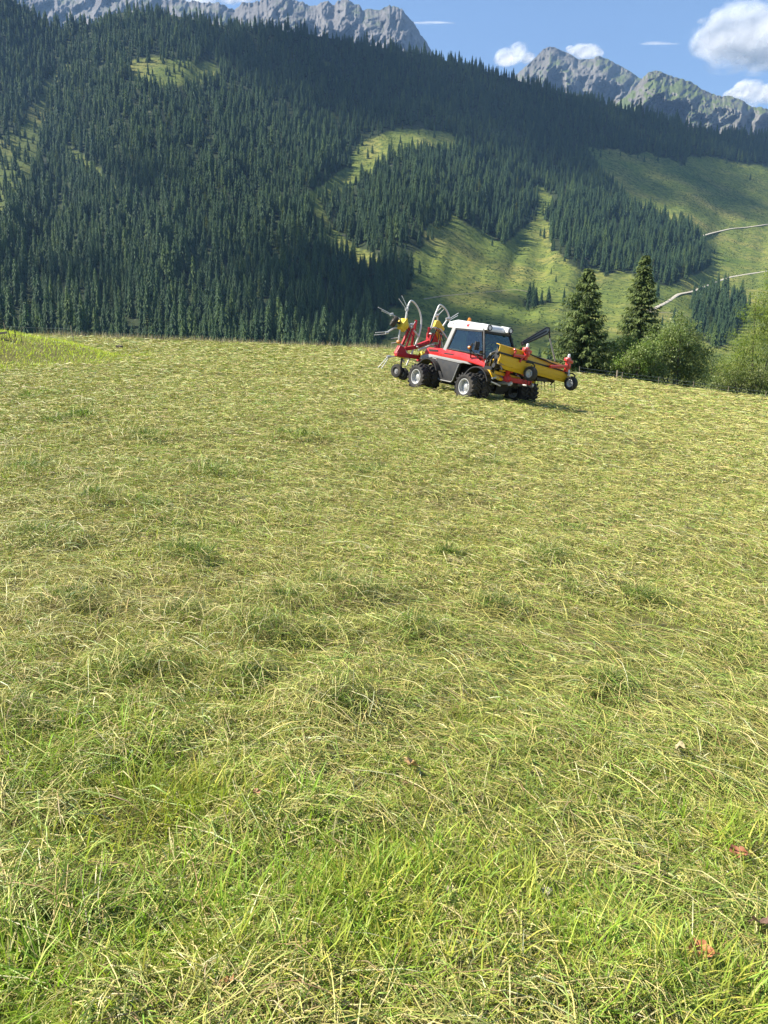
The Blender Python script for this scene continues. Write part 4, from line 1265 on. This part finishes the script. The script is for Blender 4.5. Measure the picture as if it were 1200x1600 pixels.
q = [(1.19, -.66, 1.38), (1.19, .66, 1.38), (.80, .55, 2.22), (.80, -.55, 2.22)]
m = PM(); m.hexa([(a + o_, b_, c_) for o_ in (-.004, .004) for a, b_, c_ in q]); m.build('windscreen', GLASS, trac, smooth=False)
q = [(-.80, -.66, 1.48), (-.80, .66, 1.48), (-.66, .55, 2.2), (-.66, -.55, 2.2)]
m = PM(); m.hexa([(a + o_, b_, c_) for o_ in (-.004, .004) for a, b_, c_ in q]); m.build('rear_window', GLASS, trac, smooth=False)
m = PM(); m.bar((.83, -.57, 2.19), (.83, .57, 2.19), .05, .07); m.bar((1.19, -.66, 1.38), (1.19, .66, 1.38), .05, .06); m.bar((-.66, -.55, 2.2), (-.66, .55, 2.2), .05, .06)
m.build('window_frame', BLACK, trac, .01)
m = PM(); m.tube([(1.14, -.25, 1.46), (.96, .12, 1.92)], .010, 5); m.build('wiper', BLACK, trac)
# roof: a shell with two forward pods that carry the work lamps
roof = PM().prism([(-.98, 2.20), (-1.00, 2.30), (-.90, 2.40), (-.52, 2.485), (.20, 2.455), (.74, 2.41), (.80, 2.33), (.80, 2.225)], -.62, .62).build('roof', WHITE, trac, .045)
for s_ in (-1, 1):
    m = PM(); m.hexa([(.55, s_ * .60, 2.235), (.95, s_ * .60, 2.255), (.95, s_ * .34, 2.255), (.55, s_ * .34, 2.235), (.55, s_ * .58, 2.455), (.93, s_ * .57, 2.43), (.93, s_ * .36, 2.43), (.55, s_ * .36, 2.455)])
    pod = m.build('roof_pod', WHITE, roof, .045)
    m = PM(); m.lathe([(0, .095), (.035, .095), (.035, .068), (.012, .062)], (.925, s_ * .47, 2.335), 20, (1, 0, .05)); m.build('work_lamp', BLACK, trac)
    m = PM(); m.disc((.943, s_ * .47, 2.335), .062, .02, (1, 0, .05), 18); m.build('lamp_lens', LENS, trac)
m = PM(); m.disc((-.62, 0, 2.49), .07, .05, (0, 0, 1), 14); m.lathe([(.02, .055), (.09, .052), (.115, .03), (.12, .001)], (-.62, 0, 2.49), 14, (0, 0, 1)); m.build('beacon', AMBER, trac)
def lettering(txt, size, mat, pos, name):
    cu = bpy.data.curves.new(name, 'FONT'); cu.body = txt; cu.size = size; cu.extrude = .002
    to = bpy.data.objects.new(name, cu); col.objects.link(to)
    me = bpy.data.meshes.new_from_object(to.evaluated_get(bpy.context.evaluated_depsgraph_get()))
    bpy.data.objects.remove(to); bpy.data.curves.remove(cu)
    me.name = name
    if not me.materials: me.materials.append(mat)
    else: me.materials[0] = mat
    o = bpy.data.objects.new(name, me); col.objects.link(o); o.parent = roof
    o.location = pos; o.rotation_euler = (math.pi / 2, R(1.5), 0)
    return o
lettering('METRAC', .115, GREY, (-.78, -.623, 2.315), 'roof_lettering')
m = PM(); m.prism([(-.02, 2.30), (.10, 2.30), (.14, 2.38), (.02, 2.38)], -.626, -.619); m.build('roof_badge', RED, roof)
# inside the cab
m = PM(); m.box((-.12, .0, 1.62), (.5, .5, .14)); m.prism([(-.34, 1.66), (-.20, 1.66), (-.30, 2.02), (-.40, 2.02)], -.23, .23); seat = m.build('seat', BLACK, trac, .03)
m = PM(); m.box((-.40, 0, 2.09), (.09, .27, .14)); m.build('headrest', BLACK, seat, .02)
m = PM(); m.tube([(.98, 0, 1.45), (.62, 0, 1.76)], .04, 8); m.box((.95, 0, 1.50), (.34, .8, .22)); dash = m.build('dashboard', CHARC, trac, .02)
m = PM()
cc = Vector((.60, 0, 1.78)); ax_ = Vector((-.62, 0, .62)).normalized(); u_ = Vector((0, 1, 0)); v_ = ax_.cross(u_)
m.tube([cc + (u_ * math.cos(a) + v_ * math.sin(a)) * .19 for a in np.linspace(0, 2 * math.pi, 22)], .016, 6)
for a in (0.5, 2.6, 4.7): m.tube([cc, cc + (u_ * math.cos(a) + v_ * math.sin(a)) * .18], .012, 5)
m.build('steering_wheel', BLACK, trac)
m = PM(); m.box((.1, -.45, 1.58), (.7, .16, .16)); m.tube([(.25, -.45, 1.62), (.30, -.45, 1.82)], .018, 6); m.disc((.30, -.45, 1.83), .03, .05, (0, 0, 1), 10); m.build('console', CHARC, trac, .015)
# mirror and indicator on the near side, a second mirror on the far side
for s_ in (-1, 1):
    m = PM(); m.tube([(.60, s_ * .78, 1.33), (.74, s_ * .95, 1.58), (1.0, s_ * .80, 1.36)], .022, 7); m.tube([(.74, s_ * .95, 1.56), (.84, s_ * 1.0, 1.76), (1.06, s_ * 1.0, 1.84)], .017, 7)
    arm = m.build('mirror_arm', BLACK, trac)
    m = PM(); m.box((1.07, s_ * 1.02, 1.73), (.06, .18, .27)); m.build('mirror', BLACK, trac, .02)
    m = PM(); m.box((1.036, s_ * 1.02, 1.73), (.006, .15, .23)); m.build('mirror_glass', LENS, trac)
    m = PM(); m.disc((.68, s_ * .97, 1.645), .055, .06, (1, s_ * -.2, 0), 14); m.build('indicator', AMBER, arm)
m = PM(); m.box((-.72, -.66, 1.505), (.12, .10, .05)); m.build('fuel_cap', WHITE, trac, .015)
# front linkage, hoses and couplings
m = PM()
for s_ in (-1, 1):
    m.tube([(1.35, s_ * .36, .62), (1.85, s_ * .46, .70), (2.25, s_ * .48, .74)], .045, 8); m.disc((2.25, s_ * .48, .74), .075, .07, (0, 1, 0), 12)
    m.tube([(1.62, s_ * .36, 1.02), (1.95, s_ * .46, .74)], .035, 8)
m.build('linkage_arm', SILVER, trac)
m = PM(); m.tube([(1.55, -.62, .62), (1.72, -.78, .80), (1.92, -.80, .86), (2.10, -.50, .82)], .035, 7); m.tube([(1.55, -.70, .85), (1.80, -.85, .70), (2.0, -.62, .62)], .028, 7); m.box((1.78, -.66, .90), (.16, .18, .14)); m.build('hydraulic_cylinder', SILVER, trac, .01)
m = PM()
for k in range(7):
    y_ = -.98 + .07 * k; z_ = .04 * (k % 3)
    m.tube(spline([(1.55, y_, 1.12), (1.66, y_ - .06, 1.42 + z_), (1.84, y_ + .02, 1.62 + z_ * .8), (2.02, y_ + .10, 1.44 + z_), (2.10, y_ + .14, 1.12)], 4), .024, 6)
m.box((1.76, -.86, 1.12), (.34, .40, .10))
m.build('hydraulic_hose', HOSE, trac)
m = PM()
for k in range(7):
    y_ = -.98 + .07 * k
    m.disc((1.74, y_ - .03, 1.54 + .03 * (k % 3)), .030, .09, (.6, 0, .8), 8); m.disc((1.60, y_ - .05, 1.30 + .05 * (k % 2)), .028, .08, (.3, 0, .9), 8)
m.build('hose_coupling', SILVER, trac)
m = PM(); m.prism([(1.36, 1.20), (1.62, 1.42), (1.74, 1.38), (1.60, 1.14)], -.78, -.52); m.build('hose_bracket', YELLOW, trac, .012)

# ------------------------------------------------------------------ folded belt rake in front
BASE = Vector((2.45, .2, .95))
rake = machine('hay_rake', BASE)
tag(rake, 'yellow folded hay rake with two small tyres carried high on the tractor front', 'rake')
TL = R(-6.3)
def rk(f, s_, h):                               # f ahead of the hood, s_ along it from the near end, h above its top edge line
    return Vector((2.42 + f, -1.36 + s_ * math.cos(TL) - h * math.sin(TL) * 1, 1.86 + s_ * math.sin(TL) + h * math.cos(TL)))
def sheet(m, sec, s0, s1, th, n=8, trim=None):  # a curved sheet of steel: section (f, h) swept along s
    for k in range(len(sec) - 1):
        (f0, h0), (f1, h1) = sec[k], sec[k + 1]
        e = Vector((h1 - h0, f0 - f1)).normalized() * th
        for i in range(n):
            a, b = s0 + (s1 - s0) * i / n, s0 + (s1 - s0) * (i + 1) / n
            ta = trim(k, a) if trim else 0; tb = trim(k, b) if trim else 0
            m.hexa([rk(f0, a, h0), rk(f0, b, h0), rk(f1, b, h1 + tb), rk(f1, a, h1 + ta), rk(f0 - e[0], a, h0 - e[1]), rk(f0 - e[0], b, h0 - e[1]), rk(f1 - e[0], b, h1 + tb - e[1]), rk(f1 - e[0], a, h1 + ta - e[1])])
m = PM(); sheet(m, [(-.14, .02), (0, .0), (.025, -.02), (.02, -.19)], 0, 1.28, .02); m.build('upper_hood', YELLOW, rake)
m = PM(); sheet(m, [(-.30, -.02), (-.16, -.03), (-.12, -.07), (-.11, -.20)], 1.34, 3.05, .02); m.build('upper_hood', YELLOW, rake)
def belly(k, a): return (.34 * max(0, 1 - a / .42) ** 1.7) if k == 3 else (.10 * max(0, 1 - a / .42) ** 1.7 if k == 2 else 0)
m = PM(); sheet(m, [(.04, -.27), (.09, -.285), (.085, -.42), (.07, -.555), (.03, -.66)], .04, 1.42, .02, 14, lambda k, a: belly(k, a)); m.build('apron', YELLOW, rake)
m = PM(); sheet(m, [(.04, -.27), (.09, -.285), (.085, -.40), (.075, -.49), (.05, -.57)], 1.47, 3.26, .02); m.build('apron', YELLOW, rake)
m = PM(); m.bar(rk(-.02, -.02, -.23), rk(-.02, 3.2, -.23), .12, .06); m.bar(rk(-.40, .55, -.42), rk(-.40, 3.2, -.42), .5, .22); m.build('belt_housing', BLACK, rake, .01)
m = PM(); m.hexa([rk(-.12, .04, -.05), rk(.03, .04, -.24), rk(.05, .04, -.40), rk(-.14, .04, -.44), rk(-.12, .08, -.05), rk(.03, .08, -.24), rk(.05, .08, -.40), rk(-.14, .08, -.44)]); m.build('end_plate', BLACK, rake, .01)
m = PM(); sheet(m, [(-.70, .02), (-.66, .04), (-.52, -.03)], .9, 3.1, .02); m.build('rear_hood', YELLOW, rake)
m = PM(); m.tube([rk(-.12, 1.1, .02), rk(.0, 2.2, -.06)], .022, 6); m.tube([rk(-.10, 1.55, -.01), rk(.03, 2.95, -.13)], .022, 6); m.build('hood_stay', BLACK, rake)
m = PM(); m.bar(rk(-.36, 1.9, .0), rk(-.2, 2.6, -.02), .09, .05); m.build('cover_strip', GREY, rake)
# red carriers, casters
def caster(sw, hw, fw, R_, sb, hb, lab):
    c = rk(fw, sw, hw)
    m = PM(); m.lathe([(-.075, .12), (-.095, .16), (-.085, R_ - .02), (-.04, R_), (.04, R_), (.085, R_ - .02), (.095, .16), (.075, .12)], c, 28, (-.1, 1, 0)); wl = m.build('caster_wheel', RUBBER, rake)
    m = PM(); m.lathe([(-.08, .125), (-.085, .11), (-.05, .095), (-.03, .05), (-.07, .04), (-.07, .001)], c, 22, (-.1, 1, 0)); m.lathe([(.08, .125), (.05, .09), (.05, .001)], c, 22, (-.1, 1, 0)); m.build('rim', RIM, wl)
    m = PM(); m.tube([c + Vector((0, .13, 0)), c + Vector((-.02, .14, .26)), c + Vector((-.05, .05, .32)), rk(.12, sb, -.28)], .026, 7); m.build('caster_fork', BLACK, rake)
caster(1.28, -.60, .30, .225, 1.16, 0, '')
caster(3.22, -.56, .30, .225, 3.02, 0, '')
m = PM(); m.bar(rk(.13, .55, -.20), rk(.13, 1.12, -.13), .07, .085); m.tube([rk(.13, .56, -.20), rk(.14, .60, -.05), rk(.14, .50, -.01)], .035, 7); m.tube([rk(.13, .95, -.17), rk(.15, .86, -.34)], .032, 7); m.build('support_arm', RED, rake, .01)
m = PM(); m.bar(rk(.12, 2.25, -.22), rk(.14, 3.02, -.06), .08, .09); m.build('support_arm', RED, rake, .01)
for sb, hh in ((1.08, .27), (3.04, .34)):
    m = PM(); m.bar(rk(.12, sb, -.24), rk(.12, sb - .02, hh - .12), .11, .12, (1, 0, 0)); m.bar(rk(.12, sb - .16, hh - .20), rk(.12, sb + .16, hh - .24), .13, .10); m.box(rk(.12, sb + .03, -.05), (.16, .10, .16)); br = m.build('wheel_bracket', RED, rake, .015)
    m = PM(); m.lathe([(-.06, .02), (-.05, .042), (.02, .046), (.06, .036), (.075, .001)], rk(.12, sb - .03, hh - .08), 14, (0, 0, 1)); m.build('knob', WHITE, br)
m = PM(); m.tube([rk(.14, 3.10, -.16), rk(.18, 3.16, -.34)], .05, 8); m.build('damper', SILVER, rake)
# raised swath curtain with its stay
p0, p1 = Vector((2.3, -.32, 1.97)), Vector((2.3, .78, 2.50))
d_ = (p1 - p0).normalized(); n_ = Vector((0, -d_.z, d_.y))
def cur(u, v, f=0): return p0 + d_ * u + n_ * v + Vector((f, 0, 0))
Lc = (p1 - p0).length
ring = [cur(0, -.05), cur(0, .05), cur(Lc - .10, .115), cur(Lc + .02, .07), cur(Lc + .03, .0), cur(Lc - .09, -.085)]
m = PM(); m.tube(ring + ring[:2], .026, 6); fr_ = m.build('curtain_frame', BLACK, rake)
m = PM(); m.add([p + Vector((o_, 0, 0)) for o_ in (-.012, .012) for p in ring], [tuple(range(6)), tuple(range(11, 5, -1))] + [(i, i + 6, (i + 1) % 6 + 6, (i + 1) % 6) for i in range(6)]); m.build('curtain', SLATE, fr_)
m = PM(); m.bar(cur(.05, .005, .035), cur(Lc - .14, .02, .035), .01, .045, (0, 0, 1)); m.build('stripe', NAVY, fr_)
m = PM(); m.tube([cur(Lc + .02, .02), (2.28, .90, 2.26)], .022, 6); m.build('stay_hinge', BLACK, rake)
m = PM(); m.tube([(2.28, .90, 2.26), (2.30, 1.32, 1.58)], .026, 7); m.build('stay_rod', GREY, rake)
# underside: headstock, reel and spring tines
m = PM(); m.bar((2.10, -.62, .86), (2.16, .50, .80), .16, .15); m.bar((2.12, -.55, .86), (2.2, -.55, 1.25), .10, .10); m.bar((2.12, .40, .82), (2.2, .40, 1.2), .10, .10); m.disc((2.2, -.56, .88), .11, .10, (0, 1, 0), 14); m.build('headstock', BRICK, rake, .012)
m = PM(); m.bar((1.98, -.95, 1.02), (2.05, .10, .90), .07, .10); m.box((2.1, -.75, 1.12), (.16, .12, .10)); m.build('mounting_bar', YELLOW, rake, .01)
m = PM(); m.box((2.14, -.5, 1.12), (.14, .24, .12)); m.box((2.2, -.05, 1.06), (.12, .2, .10)); m.build('mounting_block', RED, rake, .012)
m = PM()
for k in range(9):
    s_ = .35 + k * .33
    m.tube([rk(-.40, s_, -.50), rk(-.30, s_ + .06, -.62), rk(-.42, s_ + .1, -.72)], .022, 5)
m.tube([rk(-.36, .3, -.60), rk(-.36, 3.1, -.58)], .075, 10)
m.tube([rk(-.1, .9, -.60), rk(-.2, 1.6, -.74), rk(-.35, 2.2, -.66)], .03, 6); m.box(rk(-.25, 2.25, -.66), (.4, .5, .12)); m.box(rk(-.3, .75, -.60), (.3, .5, .12))
m.build('reel', BLACK, rake)
m = PM()
for k in range(10):
    s_ = 1.55 + k * .165
    m.tube([rk(-.22, s_, -.60), rk(-.18, s_ + .015, -.80), rk(-.12, s_ + .02, -.94 - .03 * (k % 3))], .0075, 4)
m.build('spring_tine', BLACK, rake)

# ------------------------------------------------------------------ folded rotary tedder behind
BASE = Vector((-2.45, -.5, .35))
ted = machine('hay_tedder', BASE)
tag(ted, 'red and yellow folded rotary tedder with pale hoops and tine arms behind the tractor', 'tedder')
X = -2.45
def p3(y, z, f=0.0): return (X + f, y, z)
m = PM(); m.bar(p3(-1.62, 1.08, .1), p3(-.5, 1.06, .1), .16, .13); m.prism([(-1.64, 1.10), (-1.50, 1.38), (-1.34, 1.40), (-1.18, 1.16), (-.62, 1.10), (-.62, .98), (-1.5, 1.0)], X - .02, X + .14, ax=0)
m.bar(p3(-1.2, 1.28), p3(-.70, 1.40), .12, .13); m.bar(p3(-.72, 1.40), p3(.22, 1.79), .13, .14); m.bar(p3(-.60, 1.10, .25), (-1.95, -.25, .98), .10, .10); m.bar(p3(.1, 1.55, .1), (-1.95, .15, .98), .10, .10)
m.box(p3(.06, 1.80), (.26, .52, .30)); m.bar(p3(-.2, 1.80), p3(-.22, 2.14), .09, .10); m.bar(p3(.30, 1.78), p3(.24, 2.12), .09, .09); m.bar(p3(-.55, .95), p3(.5, .95), .12, .12)
m.bar(p3(.35, 1.70), p3(.35, 1.0), .10, .10)
m.build('main_frame', BRICK, ted, .014)
m = PM(); m.bar(p3(-1.36, 1.36, .02), p3(-1.10, 2.06, .02), .075, .085); m.bar(p3(-1.23, 1.37, .12), p3(-1.03, 2.03, .12), .06, .07); m.build('rotor_arm', BRICK, ted, .01)
m = PM(); m.bar(p3(-.82, 1.43, -.1), p3(-.77, 2.32, -.1), .085, .075); m.build('lock_bar', BRICK, ted, .01)
m = PM(); m.tube([p3(-.70, 1.30, .16), p3(-.02, 1.58, .16)], .035, 8); m.build('hydraulic_ram', ZINC, ted)
m = PM()
for dy in (-.05, .05): m.tube([p3(.04 + dy, 2.02, .14), p3(.24 + dy, 1.74, .14)], .042, 8)
m.build('ram_cylinder', YELLOW, ted)
m = PM(); m.lathe([(-.14, .10), (-.10, .135), (.10, .135), (.12, .10)], p3(-.55, 1.14, .30), 16, (.3, 1, 0)); m.build('shaft_guard', LEMON, ted)
m = PM(); m.disc((X + .34, -.40, 1.14), .10, .12, (.3, 1, 0), 14); m.build('drive_shaft', BLACK, ted)
# near upper rotor
m = PM(); m.lathe([(-.10, .02), (-.09, .14), (-.02, .20), (.06, .20), (.10, .12), (.12, .02)], p3(-1.36, 2.12, -.05), 10, (.55, -.8, .15))
m.hexa([p3(-1.28, 2.34, -.10), p3(-1.16, 2.06, -.10), p3(-1.32, 1.84, -.10), p3(-1.60, 1.97, -.10), p3(-1.30, 2.36, .08), p3(-1.18, 2.06, .08), p3(-1.34, 1.86, .08), p3(-1.56, 1.99, .08)])
m.build('rotor_hub', LEMON, ted, .015)
m = PM(); m.prism([(.02, 2.40), (.16, 2.42), (.46, 2.16), (.40, 2.04), (.26, 2.04), (-.04, 2.16)], X - .06, X + .06, ax=0); m.build('rotor_hub', LEMON, ted, .012)
m = PM(); m.prism([(-1.60, 1.06), (-1.40, 1.12), (-1.15, 1.02), (-1.15, .94), (-1.40, .98), (-1.55, .98)], X - .06, X + .1, ax=0); m.build('rotor_hub', LEMON, ted, .01)
m = PM(); m.disc(p3(-1.50, 1.50, .02), .06, .10, (1, .2, 0), 10); m.build('joint_cap', AMBER, ted)
hoop = [[(-1.33, 1.90), (-1.32, 2.30), (-1.315, 2.68), (-1.19, 2.93), (-.93, 2.83), (-.70, 2.58), (-.60, 2.25), (-.65, 1.81), (-.83, 1.27), (-1.02, .72)],
        [(-.14, 2.08), (-.08, 2.50), (.0, 2.75), (.11, 2.95), (.31, 2.91), (.55, 2.74), (.68, 2.50), (.70, 2.36)]]
for h_ in hoop:
    m = PM(); m.tube(spline([p3(y_, z_, .03 * math.sin(i_)) for i_, (y_, z_) in enumerate(h_)], 6), .031, 8); m.build('guard_hoop', ZINC, ted)
def tine_arm(pts, prongs, knuckle, r_=.030):
    m = PM(); m.tube([p3(*q) for q in pts], r_, 7); a = m.build('tine_arm', ZINC, ted)
    if knuckle:
        m = PM(); m.disc(p3(*knuckle), .052, .11, (.3, 1, .3), 10); m.build('tine_coil', SILVER, a)
    for pr in prongs:
        m = PM(); m.tube([p3(*q) for q in pr], .0135, 5); m.build('spring_tine', ZINC, a)
tine_arm([(-1.39, 2.24, -.1), (-1.83, 2.40, -.2)], [[(-1.82, 2.40, -.2), (-2.32, 2.56, -.3)], [(-1.84, 2.36, -.15), (-2.22, 2.46, -.2)]], (-1.80, 2.39, -.19))
tine_arm([(-1.42, 2.00, -.1), (-1.68, 1.95, -.1), (-1.93, 1.77, -.15)], [[(-1.93, 1.79, -.15), (-2.38, 1.71, -.2)], [(-1.93, 1.72, -.15), (-2.41, 1.63, -.2)]], (-1.93, 1.76, -.15))
tine_arm([(-1.50, 1.92, 0), (-1.49, 1.57, 0), (-1.50, 1.46, 0)], [[(-1.50, 1.65, 0), (-1.80, 1.58, -.05)], [(-1.50, 1.49, 0), (-1.76, 1.43, -.05)]], None)
tine_arm([(-1.315, 2.30, 0), (-1.31, 2.62, 0)], [[(-1.33, 2.62, 0), (-1.67, 2.93, -.05)], [(-1.31, 2.69, 0), (-1.57, 3.05, -.05)]], (-1.32, 2.63, 0))
tine_arm([(-1.16, 2.12, .05), (-.70, 1.76, .1)], [], (-1.08, 2.14, .05))
tine_arm([(-1.47, 1.46, .05), (-.96, 1.00, .1)], [], None)
tine_arm([(-1.36, 1.08, 0), (-1.60, .99, 0), (-1.86, .95, 0)], [[(-1.88, .95, 0), (-2.22, .55, 0)], [(-1.84, .91, 0), (-2.08, .53, 0)]], (-1.84, .96, 0), .026)
tine_arm([(-1.30, 1.02, 0), (-1.12, .82, 0)], [], None)
tine_arm([(-.12, 2.16, .05), (.28, 2.12, .05), (.66, 1.82, .05)], [], None)
tine_arm([(.14, 2.34, 0), (.06, 2.60, 0)], [[(.02, 2.70, 0), (.20, 2.88, 0)], [(.10, 2.60, 0), (.32, 2.82, 0)]], (.06, 2.58, 0))
tine_arm([(.34, 2.16, 0), (.54, 2.46, 0), (.68, 2.56, 0)], [[(.66, 2.54, 0), (1.04, 2.78, 0)], [(.68, 2.49, 0), (1.03, 2.69, 0)]], (.56, 2.52, 0))
# thin hoses, rods and locking pins
m = PM()
for k in range(3):
    m.tube(spline([p3(-.30 + .05 * k, 1.52, .22), p3(-.05, 2.06 + .05 * k, .24), (-2.1, .12 * k, 1.75), (-1.9, .1 * k - .1, 1.40)], 5), .013, 5)
m.tube(spline([p3(-1.30, 1.95, .1), p3(-1.0, 1.75, .16), p3(-.85, 1.45, .18), p3(-.4, 1.55, .22)], 5), .013, 5)
m.build('hydraulic_hose', HOSE, ted)
m = PM(); m.tube([p3(-.58, 1.16, .2), p3(.0, 1.50, .22)], .014, 5); m.tube([p3(-.78, 2.30, -.1), p3(-1.05, 2.0, 0)], .012, 5); m.tube([p3(.32, 1.72, .1), (-1.9, .2, 1.3)], .018, 5); m.tube([p3(-1.2, .98, .1), p3(-.3, .86, .2)], .016, 5); m.build('rod', ZINC, ted)
m = PM()
for y_, z_ in ((-1.38, 1.38), (-1.12, 2.04), (-.72, 1.42), (.2, 1.80), (-.2, 1.92), (.28, 1.95), (-1.58, 1.12), (-.6, 1.08)): m.disc(p3(y_, z_, .1), .032, .12, (1, 0, 0), 10)
m.build('pivot_pin', SILVER, ted)
# its small support wheels
def small_wheel(c, R_, ax, name='support_wheel'):
    m = PM(); m.lathe([(-.06, .09), (-.085, .13), (-.075, R_ - .02), (-.03, R_), (.03, R_), (.075, R_ - .02), (.085, .13), (.06, .09)], c, 26, ax); wl = m.build(name, RUBBER, ted)
    m = PM(); m.lathe([(-.05, .10), (-.045, .06), (-.065, .045), (-.065, .001)], c, 18, ax); m.lathe([(.05, .10), (.045, .06), (.065, .045), (.065, .001)], c, 18, ax); m.build('rim', GREY, wl)
small_wheel(p3(-1.36, .50, -.05), .24, (-.25, 1, 0)); small_wheel(p3(-1.14, .42, .05), .22, (-.25, 1, 0))
small_wheel(p3(-1.72, 2.17, -.1), .20, (.35, .75, -.35)); small_wheel(p3(.3, .45, -.1), .24, (0, 1, 0))
m = PM(); m.tube([p3(-1.25, 1.0, 0), p3(-1.25, .48, 0)], .035, 7); m.tube([p3(.3, .98, 0), p3(.38, .48, -.05)], .035, 7); m.tube([p3(-1.72, 2.17, -.1), p3(-1.44, 2.12, -.05)], .03, 7); m.build('wheel_stem', BLACK, ted)
m = PM(); m.bar((-1.95, -.28, .98), (-1.55, -.28, .62), .07, .09); m.bar((-1.95, .28, .98), (-1.55, .28, .62), .07, .09); m.bar((-1.95, 0, 1.25), (-1.6, 0, 1.1), .06, .06); m.bar((-1.97, -.42, .98), (-1.97, .42, .98), .1, .1); m.bar((-1.97, 0, .98), (-1.97, 0, 1.3), .08, .1); m.build('hitch', BRICK, ted, .01)
